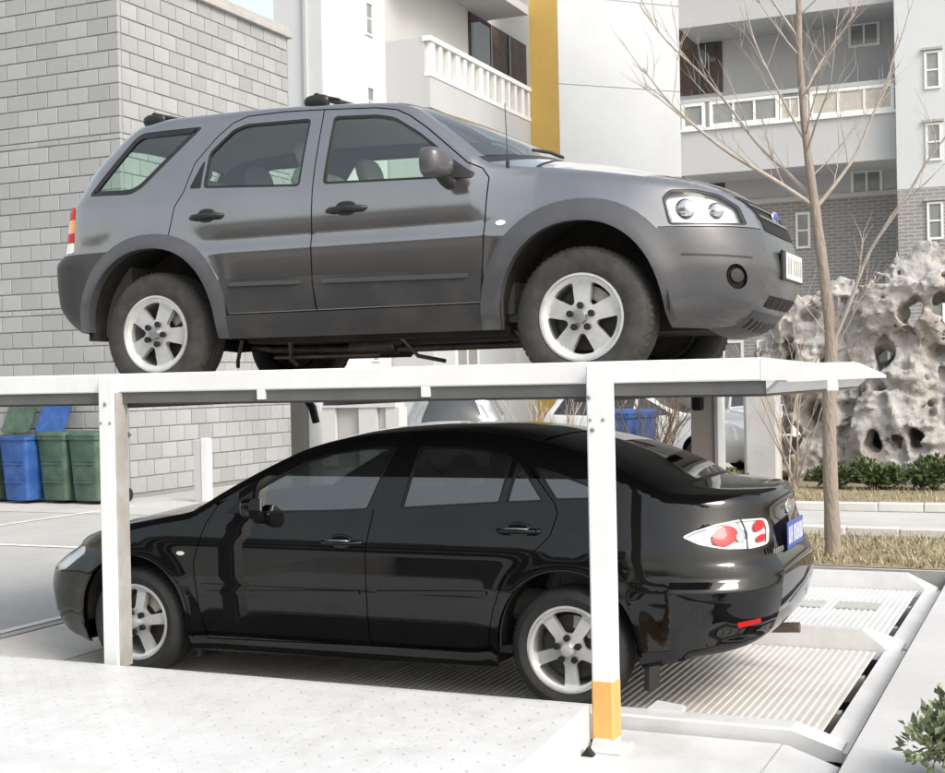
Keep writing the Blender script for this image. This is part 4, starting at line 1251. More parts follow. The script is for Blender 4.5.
# rear posts: brown web, flange coloured white to stand in for sunlight on it
for x0_, x1_, xw in ((-.401, -.278, -.225), (2.706, 2.866, 2.895)):
    o = MB().box(x0_, x1_, 2.42, 2.58, -.1, 1.66, .006).build('rear_post', 'post_brown', frame)
    MB().box(x1_ + .001, xw, 2.40, 2.60, -.1, 1.66, .004).build('sunlit_flange', 'white_post', o)
MB().box(2.735, 2.80, 2.34, 2.42, 1.46, 1.62, .01).build('limit_switch', 'rubber', frame)
MB().prism([(-.30, 1.63), (-.26, 1.64), (-.16, 1.52), (-.13, 1.40), (-.17, 1.39), (-.20, 1.50)], 'y', 2.36, 2.40).build('cable_arm', 'rubber', frame)
tag(MB().add([(2.955, -.73, .021), (3.01, -.73, .021), (2.982, -.73, .06), (2.955, -.69, .021), (3.01, -.69, .021), (2.982, -.69, .06)],
             [(0, 1, 2), (5, 4, 3), (0, 2, 5, 3), (1, 4, 5, 2), (0, 3, 4, 1)]).build('rubber_wedge', 'rubber', loc=(.066, -.05, 0)), 'tiny black wedge on the deck beside the yellow banded post', 'wedge')

material('underside_shade', (0.10, 0.10, 0.10), rough=0.8, var=0.2)  # dark colour stands in for the shade beneath the upper pallet
# upper pallet
up_ = thing('upper_pallet', 'raised white steel pallet carrying the grey sport utility car', 'parking pallet', (0, 0, 1.633))
UX0, UX1 = -1.30, 3.80
corrugated(UX0, UX1, -.46, 2.36, -.016, .075, .016, 'galv_steel', up_)
o = MB()
o.box(UX0, 3.80, -.565, -.475, .028, .128, .006)
o.prism([(3.80, .028), (3.80, .128), (4.02, .100), (4.20, .095), (4.31, .042), (4.31, .030)], 'y', -.565, -.475)
o.build('side_beam', 'white_post', up_)
MB().box(UX0, UX1, -.55, -.46, -.030, .0275).build('floor_edge_shade', 'underside_shade', up_)  # dark strip in place of the shaded floor edge
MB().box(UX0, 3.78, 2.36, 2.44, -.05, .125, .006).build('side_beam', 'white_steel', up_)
for x_ in (.30, 1.6, 2.95): MB().box(x_ - .04, x_ + .04, -.45, 2.35, -.058, -.0425).build('cross_member', 'underside_shade', up_)
for x_ in (1.264, 2.191, 4.10): MB().box(x_ - .022, x_ + .022, -.572, -.53, -.022, .030, .004).build('lifting_tab', 'white_post', up_)
MB().prism([(UX1 + .002, -.012), (UX1 + .06, .04), (UX1 + .09, .035), (UX1 + .09, .020), (UX1 + .06, .022), (UX1 + .002, -.03)], 'y', -.47, 2.36).build('end_lip', 'white_steel', up_)
MB().box(UX0, UX1, -.455, 2.355, -.042, -.032).build('added_under_sheet', 'underside_shade', up_)  # flat dark sheet added so the saloon reflects a smooth underside

# ------------------------------------------------------------------ buildings
material('block_grey', (0.345, 0.350, 0.358), rough=0.92, var=0.07, vscale=6, bump=0.25, bscale=70, island=0.10, tint=(0.28, 0.282, 0.285), tintamt=0.5, tscale=1.1)
material('mortar', (0.235, 0.236, 0.238), rough=0.95, var=0.1, vscale=9)
material('coping', (0.40, 0.39, 0.38), rough=0.85, var=0.12, vscale=3)
material('render_white', (0.585, 0.60, 0.62), rough=0.85, var=0.035, vscale=0.7, bump=0.06, bscale=30, tint=(0.50, 0.505, 0.51), tintamt=0.5, tscale=0.5)
material('render_grey', (0.48, 0.485, 0.495), rough=0.88, var=0.04, vscale=0.8, bump=0.06, bscale=30, tint=(0.42, 0.42, 0.42), tintamt=0.4, tscale=0.6)
material('render_pale', (0.53, 0.53, 0.52), rough=0.88, var=0.04, vscale=0.8, tint=(0.5, 0.49, 0.47), tintamt=0.35, tscale=0.6)
material('ochre', (0.56, 0.37, 0.10), rough=0.8, var=0.06, vscale=1.5, tint=(0.47, 0.33, 0.12), tintamt=0.4, tscale=0.8)
material('seam_grey', (0.52, 0.52, 0.53), rough=0.9)
material('frame_white', (0.78, 0.78, 0.77), rough=0.5, var=0.04)
material('pane_dark', (0.045, 0.05, 0.055), rough=0.06, spec=0.8, var=0.3, vscale=1.2)
material('pane_grey', (0.24, 0.245, 0.24), rough=0.10, spec=0.7, var=0.3, vscale=1.2)
material('recess_brown', (0.085, 0.060, 0.048), rough=0.8, var=0.4, vscale=3)
material('curtain', (0.50, 0.47, 0.42), rough=0.9, var=0.15, vscale=4)
brick_mat('far_brick', (0.285, 0.275, 0.27), (0.235, 0.225, 0.225), (0.40, 0.39, 0.38), 0.25, 0.075)

def box_part(name, b, mat, parent, bev=0.0):
    return MB().box(*b, bev).build(name, mat, parent)

# block building at the left: corner at (CX, CY)
CX, CY = -7.274, 9.18
bb = thing('block_building', 'grey concrete block building behind the green and blue bins', 'building', (CX, CY, G))
wl_ = MB().box(-9.0, -.014, .014, 4.60, 0, 7.60).build('wall', 'mortar', bb)
rows = []
z = .06; k = 0
while z < 7.55:
    h_ = .238
    if k in (11, 22): h_ = .088
    rows.append((z, h_, k)); z += h_; k += 1
MB().box(-9.0, .02, -.02, 4.60, 0, .055).build('plinth', 'mortar', bb)
cell = []
BW, DP = .375, .06
for z, h_, k in rows:
    sh = .5 * (k % 2)
    # face towards the camera (-y)
    for i in range(9):
        x1 = -(i + sh) * BW if not (i == 0 and sh == 0) else 0.0
        x0 = -(i + 1 + sh) * BW
        if i == 0 and sh: cell.append((0, -sh * BW, 0.0, z, h_)); 
        cell.append((0, x0, x1, z, h_))
    for i in range(13):
        y0 = DP + .004 + (i - (0 if sh == 0 else .5)) * BW
        y1 = min(y0 + BW, 4.58)
        y0 = max(y0, DP + .004)
        if y0 < 4.55: cell.append((1, y0, y1, z, h_))
def vis(c):
    f, a, b, z, h_ = c
    if f == 0: return 3.4 + abs(a) * .15 if z < 7.3 else 9
    hid = 1.75 < z < 5.45
    return (2.0 + a * .9 + (4 if hid else 0)) if z < 7.5 else 9
order = sorted(range(len(cell)), key=lambda i: vis(cell[i]))
cache = {}
stuffm = MB()
j = .0085
for rank, i in enumerate(order):
    f, a, b, z, h_ = cell[i]
    pr = random.uniform(-.002, .003)
    if f == 0:
        key = (0, round(b - a, 4), h_); c0 = ((a + b) / 2, pr, z + h_ / 2)
        dim = ((b - a) / 2 - j, 0, h_ / 2 - j)
    else:
        key = (1, round(b - a, 4), h_); c0 = (-pr, (a + b) / 2, z + h_ / 2)
        dim = (0, (b - a) / 2 - j, h_ / 2 - j)
    if f == 0: bxs = (-dim[0], dim[0], 0, DP, -dim[2], dim[2])
    else: bxs = (-DP, 0, -dim[1], dim[1], -dim[2], dim[2])
    if rank < 300:
        if key not in cache:
            o = MB().box(*bxs, .005).build('block', 'block_grey', wl_)
            cache[key] = o
        else:
            o = cache[key].copy(); COL.objects.link(o)
        o.location = c0
    else:
        stuffm.box(bxs[0] + c0[0], bxs[1] + c0[0], bxs[2] + c0[1], bxs[3] + c0[1], bxs[4] + c0[2], bxs[5] + c0[2], .005)
o = stuffm.build('blockwork', 'block_grey', wl_); o['kind'] = 'stuff'
MB().box(-9.05, .07, -.07, 4.65, 7.60, 7.70, .01).build('coping', 'coping', bb)
MB().box(-9.0, .03, -.03, 4.61, 7.70, 7.80, .01).build('coping', 'coping', bb)

def window(parent, axis, plane, a0, a1, z0, z1, panes=2, frame=.05, depth=.06, recess=.05, glassm='pane_grey', rows_=1, sill=False):
    """axis 'y': wall normal -y at y=plane, a along x.  axis 'x': wall normal +x at x=plane, a along y"""
    w = MB()
    def bx(a, b, c, d, e0, e1):
        if axis == 'y': w.box(a, b, plane - e0, plane + e1, c, d)
        else: w.box(plane - e1, plane + e0, a, b, c, d)
    pr = .035
    bx(a0, a1, z1 - frame, z1, pr, .03); bx(a0, a1, z0, z0 + frame, pr, .03)
    bx(a0, a0 + frame, z0 + frame, z1 - frame, pr, .03); bx(a1 - frame, a1, z0 + frame, z1 - frame, pr, .03)
    st = (a1 - a0 - 2 * frame) / panes
    for k in range(1, panes): bx(a0 + frame + st * k - frame * .35, a0 + frame + st * k + frame * .35, z0 + frame, z1 - frame, pr - .006, .03)
    zs = (z1 - z0 - 2 * frame) / rows_
    for k in range(1, rows_): bx(a0 + frame, a1 - frame, z0 + frame + zs * k - frame * .35, z0 + frame + zs * k + frame * .35, pr - .010, .03)
    if sill: bx(a0 - .05, a1 + .05, z0 - .05, z0, pr + .04, .03)
    fo = w.build('window', 'frame_white', parent)
    for k in range(panes):
        for q in range(rows_):
            w = MB(); bx(a0 + frame + st * k, a0 + frame + st * (k + 1), z0 + frame + zs * q, z0 + frame + zs * (q + 1), .008, .0)
            w.build('pane', glassm, fo)
    return fo

# white corner tower behind the block building
tw = thing('white_tower', 'white rendered stair tower behind the grey block building', 'building', (0, 0, 0))
box_part('wall', (-11.3, -10.058, 19.789, 22.86, 0, 16), 'render_white', tw)
for z0 in (2.2, 5.2, 8.05, 9.96):
    window(tw, 'x', -10.058, 21.83, 22.20, z0, z0 + (.80 if z0 > 9 else .70), 1, .045, glassm='pane_grey', rows_=2)
box_part('drain_pipe', (-10.5, -10.42, 19.71, 19.785, 0, 16), 'render_grey', tw)

# balcony block: side wall facing us and the balustrade running away from us
bk = thing('balcony_building', 'pale apartment block with slotted balcony railing beside the ochre column', 'building', (0, 0, 0))
box_part('wall', (-11.2, -10.171, 22.87, 36.0, 0, 17), 'render_pale', bk)
box_part('balcony_slab', (-10.165, -8.871, 22.863, 29.49, 8.30, 8.50), 'render_grey', bk)
box_part('parapet', (-9.00, -8.873, 22.865, 29.49, 8.50, 9.05), 'render_grey', bk)
box_part('parapet_end', (-10.165, -9.003, 22.863, 23.0, 8.50, 10.0), 'render_grey', bk)
tr_ = box_part('top_rail', (-9.06, -8.83, 22.84, 29.49, 9.90, 10.02), 'frame_white', bk)
box_part('bottom_rail', (-9.02, -8.85, 22.85, 29.49, 9.052, 9.16), 'frame_white', bk)
for k in range(14):
    y_ = 22.95 + k * .49
    wdt = .16 if k % 3 else .24
    box_part('baluster', (-9.0, -8.87, y_, y_ + wdt, 9.162, 9.898), 'frame_white', bk)
box_part('slab_above', (-10.165, -8.871, 22.863, 29.49, 12.10, 12.35), 'render_grey', bk)
box_part('lower_wall', (-10.165, -8.95, 22.9, 29.4, 0, 8.296), 'render_grey', bk)
d_ = box_part('balcony_door', (-10.172, -10.13, 28.15, 32.5, 8.5, 12.05), 'recess_brown', bk)
for y_ in (28.2, 29.6, 31.0): box_part('door_frame', (-10.129, -10.09, y_, y_ + .10, 8.5, 12.0), 'pane_dark', d_)
box_part('door_pane', (-10.129, -10.10, 28.35, 29.55, 8.8, 11.9), 'pane_dark', d_)
for z0 in (3.0, 6.0): window(bk, 'x', -8.95, 24.2, 25.6, z0 - 1.2, z0, 2, .07, glassm='pane_grey')
# ochre column and the diagonal white wall
dg = thing('diagonal_wing', 'white diagonal wall with faint horizontal joints and an ochre edge', 'building', (0, 0, 0))
box_part('ochre_column', (-8.868, -8.00, 29.50, 30.2, 0, 17), 'ochre', dg)
P0 = Vector((-7.995, 29.50, 0)); P1 = Vector((-5.191, 32.308, 0))
dv = (P1 - P0).normalized(); nv = Vector((dv.y, -dv.x, 0))
def diag(name, s0, s1, z0, z1, o0, o1, mat):
    m = MB(); q = []
    for z_ in (z0, z1):
        for s, o in ((s0, o0), (s1, o0), (s1, o1), (s0, o1)):
            p = P0 + dv * s + nv * o; q.append((p.x, p.y, z_))
    m.add(q, [(3, 2, 1, 0), (4, 5, 6, 7), (0, 1, 5, 4), (1, 2, 6, 5), (2, 3, 7, 6), (3, 0, 4, 7)])
    return m.build(name, mat, dg)
L_ = (P1 - P0).length
zz = [0, 2.6, 5.05, 7.55, 10.05, 12.55, 17]
for a, b in zip(zz[:-1], zz[1:]): diag('wall_panel', 0, L_, a + .012, b - .012, -.3, 0, 'render_white')
diag('wall_core', 0.01, L_ - .01, 0, 17, -.5, -.02, 'seam_grey')

# apartment block on the right
ab = thing('apartment_block', 'grey apartment block with glazed balconies behind the bare tree', 'building', (0, 0, 0))
YB, YW = 22.568, 24.068
box_part('wall', (-3.06, 1.88, YW, 26, 5.60, 17), 'render_grey', ab)
box_part('brick_base', (-3.06, 1.88, YW + .006, 26, 0, 5.598), 'far_brick', ab)
box_part('string_course', (-3.06, 1.87, YW - .05, YW + .02, 5.56, 5.66), 'render_pale', ab)
for zb in (6.10, 9.33, 12.56):
    box_part('balcony_slab', (-2.66, 1.86, YB - .02, YW - .003, zb, zb + .14), 'render_grey', ab)
    box_part('parapet', (-2.66, 1.86, YB, YB + .12, zb + .142, zb + .95), 'render_grey', ab)
    box_part('parapet_return', (1.74, 1.858, YB + .122, YW - .003, zb + .142, zb + .95), 'render_grey', ab)
    box_part('parapet_sill', (-2.68, 1.875, YB - .05, YB + .15, zb + .952, zb + 1.01), 'frame_white', ab)
    if zb < 12:
        xs3 = [-3.62, -2.35, -.62, .12, .2, 1.84]
        for a0, a1, n, mt in ((-2.64, -2.12, 1, 'pane_grey'), (-2.02, -.52, 3, 'pane_grey'), (.12, 1.84, 3, 'curtain')):
            window(ab, 'y', YB + .03, a0, a1, zb + 1.012, zb + 1.57, n, .07, glassm=mt)
        window(ab, 'y', YB + .05, -.50, .10, zb + 1.012, zb + 1.50, 3, .03, glassm='curtain')
        box_part('balcony_header', (-2.66, 1.86, YB - .01, YB + .14, zb + 1.575, zb + 1.66), 'render_grey', ab)
for z0 in (8.17, 4.95, 11.4):
    o = box_part('loggia', (-3.05, -2.06, YW - .02, YW + .03, z0, z0 + 1.62), 'recess_brown', ab)
    box_part('loggia_frame', (-2.62, -2.55, YW - .05, YW - .021, z0, z0 + 1.6), 'pane_dark', o)
    box_part('loggia_pane', (-2.54, -2.2, YW - .04, YW - .021, z0 + .7, z0 + 1.5), 'pane_dark', o)
for z0 in (8.82, 5.60, 12.05): window(ab, 'y', YW, .735, 1.405, z0, z0 + .54, 2, .06, glassm='pane_grey')
for x0_ in (-.48,): window(ab, 'y', YW, x0_, x0_ + .32, 4.50, 5.30, 1, .05, glassm='pane_grey', rows_=2)
for x0_ in (-2.6, -1.4, .6): window(ab, 'y', YW, x0_, x0_ + .9, 1.2, 2.5, 2, .06, glassm='pane_grey', sill=True)
# white stair tower at the right edge
st = thing('stair_tower', 'white stair tower with narrow windows at the right edge', 'building', (0, 0, 0))
YT = YB - .3
box_part('wall', (1.90, 6.5, YT, 26, 5.42, 17), 'render_white', st)
box_part('brick_base', (1.90, 6.5, YT + .006, 26, 0, 5.418), 'far_brick', st)
for z0 in (8.85 + .75, 7.40, 5.95, 4.36, 2.4):
    window(st, 'y', YT, 2.47, 2.78, z0, z0 + .76, 1, .045, glassm='pane_grey', rows_=2)
    box_part('window_hood', (2.42, 2.83, YT - .07, YT - .003, z0 + .78, z0 + .83), 'coping', st)

# low wall with panels behind the saloon's roof
lw = thing('garden_wall', 'low grey panelled wall with pale piers seen between pallet and saloon roof', 'wall', (0, 0, 0))
wy = 11.2
box_part('plinth', (-5.22, -3.98, wy, wy + .2, G, G + .35), 'render_grey', lw)
box_part('capping', (-5.22, -3.98, wy - .05, wy + .25, 1.33, 1.47), 'render_pale', lw)
for k, x_ in enumerate((-5.22, -4.6, -4.15)):
    box_part('pier', (x_, x_ + (.30 if k % 2 else .22), wy - .03, wy + .23, G + .352, 1.328), 'render_pale', lw)
for k, (a, b) in enumerate(((-4.99, -4.61), (-4.29, -4.16))):
    box_part('panel', (a, b, wy + .04, wy + .14, G + .352, 1.328), ('coping', 'render_grey', 'coping')[k], lw)

# short white bollard post beside the block building
bo = thing('bollard_post', 'short white square post standing before the block wall', 'post', (-5.86, 9.05, G))
MB().box(-.02, .085, -.06, .06, 0, .88, .008).build('shaft', 'white_post', bo)
MB().box(-.145, -.021, -.05, .07, 0, .86, .008).build('channel', 'render_grey', bo)

# unseen block added behind the viewer: gives the cars something dark to reflect
material('facing_brown', (0.17, 0.14, 0.115), rough=0.9, var=0.15, vscale=0.7, tint=(0.24, 0.20, 0.165), tintamt=0.5, tscale=0.4)
ob = thing('reflection_block', 'unseen brown block added behind the viewer for the cars to reflect', 'building', (0, 0, 0))
box_part('wall', (-60, 1.0, -36, -24, 0, 9.5), 'facing_brown', ob)
box_part('roof_edge', (-60.2, 1.2, -36.2, -23.8, 9.502, 9.8), 'coping', ob)
for q in range(3):
    box_part('balcony_band', (-59, .5, -24.0 + .003, -23.2, 1.6 + q * 3.1, 2.5 + q * 3.1), 'render_pale', ob)
    for k in range(14):
        box_part('window', (-57 + k * 4.1, -54.8 + k * 4.1, -23.997, -23.95, 2.6 + q * 3.1, 4.0 + q * 3.1), 'pane_dark', ob)

# ------------------------------------------------------------------ bins
material('bin_green', (0.045, 0.09, 0.06), rough=0.55, var=0.18, vscale=4, tint=(0.14, 0.18, 0.14), tintamt=0.5, tscale=4, bump=0.05, bscale=50)
material('bin_blue', (0.018, 0.075, 0.27), rough=0.5, var=0.15, vscale=4, tint=(0.08, 0.17, 0.40), tintamt=0.5, tscale=4, bump=0.05, bscale=50)
def wheelie_bin(label, x, y, rz, mat, is_open, sc=1.0, group='wheeled bins along the block wall'):
    root = thing('wheeled_bin', label, 'bin', (x, y, G), rz, group)
    root.scale = (sc, sc, sc)
    # body: tapered tub, front towards -y
    V = []
    for z_, a, b0, b1 in ((.05, .215, -.26, .25), (.06, .225, -.27, .26), (.86, .262, -.335, .30), (.90, .262, -.335, .30)):
        for p in round_poly([(-a, b0), (a, b0), (a, b1), (-a, b1)], .05, 3): V.append((p[0], p[1], z_))
    n = len(V) // 4
    F = [(i * n + k, i * n + (k + 1) % n, (i + 1) * n + (k + 1) % n, (i + 1) * n + k) for i in range(3) for k in range(n)]
    F.append(tuple(range(n - 1, -1, -1)))
    body = mk('tub', V, F, mat, root, True, 35)
    rimv = MB()
    for z0, z1, e in ((.895, .94, .022),):
        outer = round_poly([(-.262 - e, -.335 - e), (.262 + e, -.335 - e), (.262 + e, .30 + e), (-.262 - e, .30 + e)], .05, 3)
        inner = round_poly([(-.245, -.318), (.245, -.318), (.245, .285), (-.245, .285)], .05, 3)
        k = len(outer)
        V = [(p[0], p[1], z0) for p in outer] + [(p[0], p[1], z1) for p in outer] + [(p[0], p[1], z1) for p in inner] + [(p[0], p[1], z0 - .3) for p in inner]
        Fq = [(q * k + i, q * k + (i + 1) % k, (q + 1) * k + (i + 1) % k, (q + 1) * k + i) for q in range(3) for i in range(k)]
        rimv.add(V, Fq)
    rimv.build('rim', mat, root, True, 35)
    lid = MB()
    outl = round_poly([(-.285, -.36), (.285, -.36), (.285, .33), (-.285, .33)], .05, 3)
    k = len(outl)
    V = [(p[0], p[1], .942) for p in outl] + [(p[0], p[1], .962) for p in outl] + [(p[0] * .86, p[1] * .86, 1.0) for p in outl]
    Fq = [(q * k + i, q * k + (i + 1) % k, (q + 1) * k + (i + 1) % k, (q + 1) * k + i) for q in range(2) for i in range(k)] + [tuple(range(2 * k, 3 * k)), tuple(range(k - 1, -1, -1))]
    if is_open:
        a = R(-114)
        V = [(p[0], .335 + (p[1] - .335) * math.cos(a) - (p[2] - .95) * math.sin(a), .965 + (p[1] - .335) * math.sin(a) + (p[2] - .95) * math.cos(a)) for p in V]
    lid.add(V, Fq).build('lid', mat, root, True, 35)
    MB().tube([(-.24, .36, .93), (.24, .36, .93)], .016, 8).build('handle', mat, root, True)
    for s in (-1, 1):
        MB().lathe([(.0005, -.03), (.10, -.03), (.10, .03), (.0005, .03)], 20, axis='x', c=(s * .235, .26, .10)).build('wheel', 'rubber', root, True, 40)
    for zr in (.30, .55):
        MB().box(-.18, .18, -.318 - .02 * zr, -.30, zr, zr + .02).build('rib', mat, root)
    return root
wheelie_bin('green wheeled bin at the left edge, its lid open', -9.05, 8.50, R(-6), 'bin_green', True)
wheelie_bin('blue wheeled bin with its lid open', -8.40, 8.48, R(-6), 'bin_blue', True)
wheelie_bin('closed green wheeled bin beside the blue bin', -7.83, 8.60, R(-6), 'bin_green', False)
wheelie_bin('closed green wheeled bin at the building corner, partly behind the white post', -7.27, 8.58, R(-6), 'bin_green', False)
wheelie_bin('blue wheeled bin far behind the saloon rear window', -1.0, 12.95, R(-20), 'bin_blue', False, 1.12, None)

# ------------------------------------------------------------------ parked cars in the background
material('car_silver', (0.45, 0.46, 0.47), rough=0.3, metal=0.7, coat=1.0, var=0.04)
material('car_white', (0.74, 0.75, 0.76), rough=0.3, coat=1.0, var=0.03)
def parked_car(label, loc, rz, paint, van=False):
    root = thing('parked_car', label, 'car', loc, rz, 'cars parked in the background')
    h = 1.75 if van else 1.43
    K = [(-.62, .22, -.66, .2, 'bumper'), (-.74, .34, -.80, .34, 'bumper'), (-.76, .58, -.82, .58, 'tailgate'), (-.72, .72, -.78, .74, 'tailgate'), (-.68, .92, -.74, .95, 'rear_window'),
         (-.52, h - .22, -.56, h - .15, 'rear_window'), (-.38, h - .08, -.40, h - .03, 'roof'), (0.2, h - .03, .2, h, 'roof'), (1.1, h - .06, 1.1, h - .01, 'roof'), (1.35, h - .11, 1.32, h - .06, 'windshield'),
         (1.75, h - .32, 1.80, h - .27, 'windshield'), (2.15, 1.0, 2.25, 1.04, 'hood'), (2.6, .93, 2.65, .97, 'hood'), (2.95, .84, 3.02, .87, 'hood'), (3.12, .72, 3.22, .72, 'front'),
         (3.18, .5, 3.28, .5, 'front'), (3.12, .28, 3.22, .28, 'front'), (2.95, .2, 3.0, .18, 'front')]
    ar = [(0, .3, .36, .38), (2.45, .3, .36, .38)]
    B = Body(K, [(.15, .78), (.3, .83), (.6, .86), (.85, .85), (.95, .83), (h - .2, .70), (h, .62), (h + .2, .6)], [(.1, 3.0), (.3, 3.12), (.5, 3.18), (.72, 3.12), (.85, 3.1), (2, 3.1)],
             [(.1, -.65), (.34, -.74), (.58, -.76), (.9, -.68), (h - .2, -.5), (2, -.38)], [(0, -.35), (.1, -.2), (.3, -.06), (.6, 0), (9, 0)], [(0, -.22), (.06, -.10), (.2, -.03), (.5, 0), (9, 0)], ar, .015, .06,
             bottom=[(2.8, .2), (.4, .2), (-.4, .22)])
    A = [arch_poly(*a) for a in ar]
    wins = [round_poly([(-.40, .98), (.42, .96), (.42, h - .12), (-.22, h - .14)], .03), round_poly([(.50, .96), (1.18, .95), (1.18, h - .14), (.50, h - .11)], .03), round_poly([(1.25, .95), (1.95, .97), (1.62, h - .30), (1.30, h - .16), (1.25, h - .16)], .03)]
    pr = (root, root)
    B.side('body_side', [], A + wins, paint, pr, h=.06)
    for w_ in wins: B.side('window', [w_], [], 'pane_dark', pr, off=.012, skirt=0, h=.08, ring=False)
    for nm, mt in (('bumper', paint), ('tailgate', paint), ('rear_window', 'pane_dark'), ('roof', paint), ('windshield', 'pane_dark'), ('hood', paint), ('front', paint)):
        a, b = B.range_of(nm); B.strip_patch(nm, a, b, -1, 1, mt, root, nu=12)
    a, b = B.range_of('rear_window')
    for u0, u1 in ((-1, -.86), (.86, 1)): B.strip_patch('pillar', a, b, u0, u1, paint, root, nu=3, off=.004)
    a, b = B.range_of('tailgate')
    for u0, u1 in ((-.98, -.66), (.66, .98)): B.strip_patch('tail_lamp', a + .05, b - .02, u0, u1, 'lamp_red', root, nu=4, nt=4, off=.012, thick=.012)
    a, b = B.range_of('front')
    for u0, u1 in ((-.96, -.55), (.55, .96)): B.strip_patch('headlight', a + .02, a + .16, u0, u1, 'lamp_white', root, nu=4, nt=4, off=.012, thick=.012)
    B.strip_patch('grille', a + .05, a + .20, -.45, .45, 'black_trim', root, nu=6, nt=4, off=.01, thick=.01)
    for x_ in (0, 2.45):
        for s in (-1, 1):
            t = MB().lathe([(.16, s * .62), (.29, s * .63), (.31, s * .66), (.31, s * .80), (.29, s * .83), (.19, s * .835)], 28, c=(x_, 0, .31)).build('tyre', 'black_tyre', root, True, 35)
            MB().lathe([(.19, s * .83), (.17, s * .81), (.05, s * .815), (.0005, s * .82)], 20, c=(x_, 0, .31)).build('wheel_disc', 'alloy', root, True, 35)
    MB().box(-.5, 3.0, -.6, .6, .2, .5).build('underside', 'black_void', root)
    return root
parked_car('silver hatchback with dark rear window parked behind the saloon roof', (-4.35, 14.0, G), R(112), 'car_silver')
parked_car('white car parked behind the bare shrub beyond the saloon', (-2.6, 16.2, G), R(-12), 'car_white')
parked_car('white van parked far behind the lift rear post', (-.75, 21.2, G), R(-72), 'car_white', True)

# ------------------------------------------------------------------ bare tree
material('bark', (0.30, 0.25, 0.21), rough=0.92, var=0.3, vscale=9, bump=0.8, bscale=38, bdist=0.03, tint=(0.17, 0.135, 0.11), tintamt=0.75, tscale=9, stretch=(1, 1, .3))
material('bark_pale', (0.40, 0.355, 0.315), rough=0.92, var=0.25, vscale=9, bump=0.4, bscale=60, tint=(0.27, 0.21, 0.165), tintamt=0.5, tscale=5)
tree = thing('bare_tree', 'tall slender leafless tree standing in the dry grass strip', 'tree', (3.127, 5.529, G))
trunk = [(0, 0, -.05), (0, 0, .2), (-.01, 0, .67), (-.01, .02, 1.36), (.015, .03, 1.84), (-.02, .02, 2.31), (-.07, .0, 2.79), (-.10, 0, 3.07), (-.15, -.02, 3.54), (-.18, -.03, 3.97), (-.20, -.03, 4.41), (-.20, -.02, 4.85), (-.23, 0, 5.5), (-.20, .03, 6.3), (-.22, .03, 7.2)]
tr_r = [.105, .092, .084, .078, .073, .066, .060, .056, .045, .041, .037, .033, .026, .018, .008]
tp = smooth_poly(trunk, False, 4); tr2 = np.interp(np.linspace(0, len(trunk) - 1, len(tp)), range(len(trunk)), tr_r)
tr2 = tr2 * .74 * (1 + .05 * np.sin(np.arange(len(tp)) * 1.7))
MB().tube(tp, list(tr2), 14).build('trunk', 'bark', tree, True, 70)
tw_ = MB()
def twig(p, d, L, r, depth):
    n = 5
    pts = [Vector(p)]
    dd = Vector(d).normalized()
    for i in range(n):
        dd = (dd + Vector((random.uniform(-.13, .13), random.uniform(-.13, .13), random.uniform(-.06, .14)))).normalized()
        pts.append(pts[-1] + dd * L / n)
    tw_.tube(pts, [r * (1 - .75 * i / n) for i in range(n + 1)], 5, False)
    if depth > 0:
        for k in range(random.randint(3, 5)):
            i = random.randint(1, n)
            a = random.uniform(0, 2 * PI)
            e = Vector((math.cos(a), math.sin(a), random.uniform(.1, .9))).normalized()
            twig(pts[i], (dd * 1.1 + e * .8), L * random.uniform(.35, .6), r * .5, depth - 1)
limbs = [([(-.11, 0, 3.05), (-.43, -.10, 3.29), (-.78, -.18, 3.53), (-1.09, -.22, 3.80), (-1.34, -.26, 4.07), (-1.52, -.30, 4.34)], .030),
         ([(-.10, 0, 3.10), (-.34, .10, 3.36), (-.63, .2, 3.67), (-.90, .28, 4.05), (-1.17, .32, 4.39), (-1.49, .36, 4.73), (-1.75, .4, 5.1)], .027),
         ([(-.07, 0, 3.05), (.10, .06, 3.27), (.25, .12, 3.50), (.38, .15, 3.81), (.50, .18, 4.07), (.60, .2, 4.5)], .026),
         ([(.03, .03, 1.86), (.18, -.04, 2.17), (.37, -.10, 2.62), (.65, -.16, 3.0), (.85, -.2, 3.32), (1.02, -.24, 3.53), (1.30, -.3, 3.9)], .026),
         ([(-.17, -.02, 3.62), (-.30, -.12, 3.90), (-.42, -.2, 4.17), (-.53, -.26, 4.45), (-.60, -.3, 4.77), (-.62, -.3, 5.2)], .018),
         ([(-.18, -.03, 3.97), (-.08, .05, 4.22), (.07, .12, 4.47), (.23, .18, 4.70), (.40, .2, 5.1)], .018),
         ([(-.20, -.03, 4.5), (-.45, -.1, 4.9), (-.8, -.2, 5.4)], .018), ([(-.22, 0, 5.0), (.0, .1, 5.4), (.3, .2, 5.9)], .016),
         ([(-.16, -.02, 3.5), (-.02, -.25, 3.75), (.12, -.45, 4.0), (.2, -.6, 4.4)], .016)]
for pts, r in limbs:
    sp_ = smooth_poly(pts, False, 4)
    MB().tube(sp_, list(np.linspace(r * .72, r * .2, len(sp_))), 8).build('limb', 'bark_pale', tree, True, 70)
    for i in range(3, len(sp_), 3):
        d = Vector(sp_[min(i + 1, len(sp_) - 1)]) - Vector(sp_[i - 1])
        for q in range(random.randint(1, 2)):
            a = random.uniform(0, 2 * PI)
            twig(sp_[i], d.normalized() + Vector((math.cos(a), math.sin(a), .35)) * .8, random.uniform(.3, .75), r * .22, 1)
for z_ in np.arange(3.3, 6.8, .35):
    a = random.uniform(0, 2 * PI); c = np.array([np.interp(z_, [t[2] for t in trunk], [t[i] for t in trunk]) for i in range(3)])
    twig(c, (math.cos(a), math.sin(a), .8), random.uniform(.4, .9), .009, 1)
tw_.build('crown', 'bark_pale', tree, True, 80)

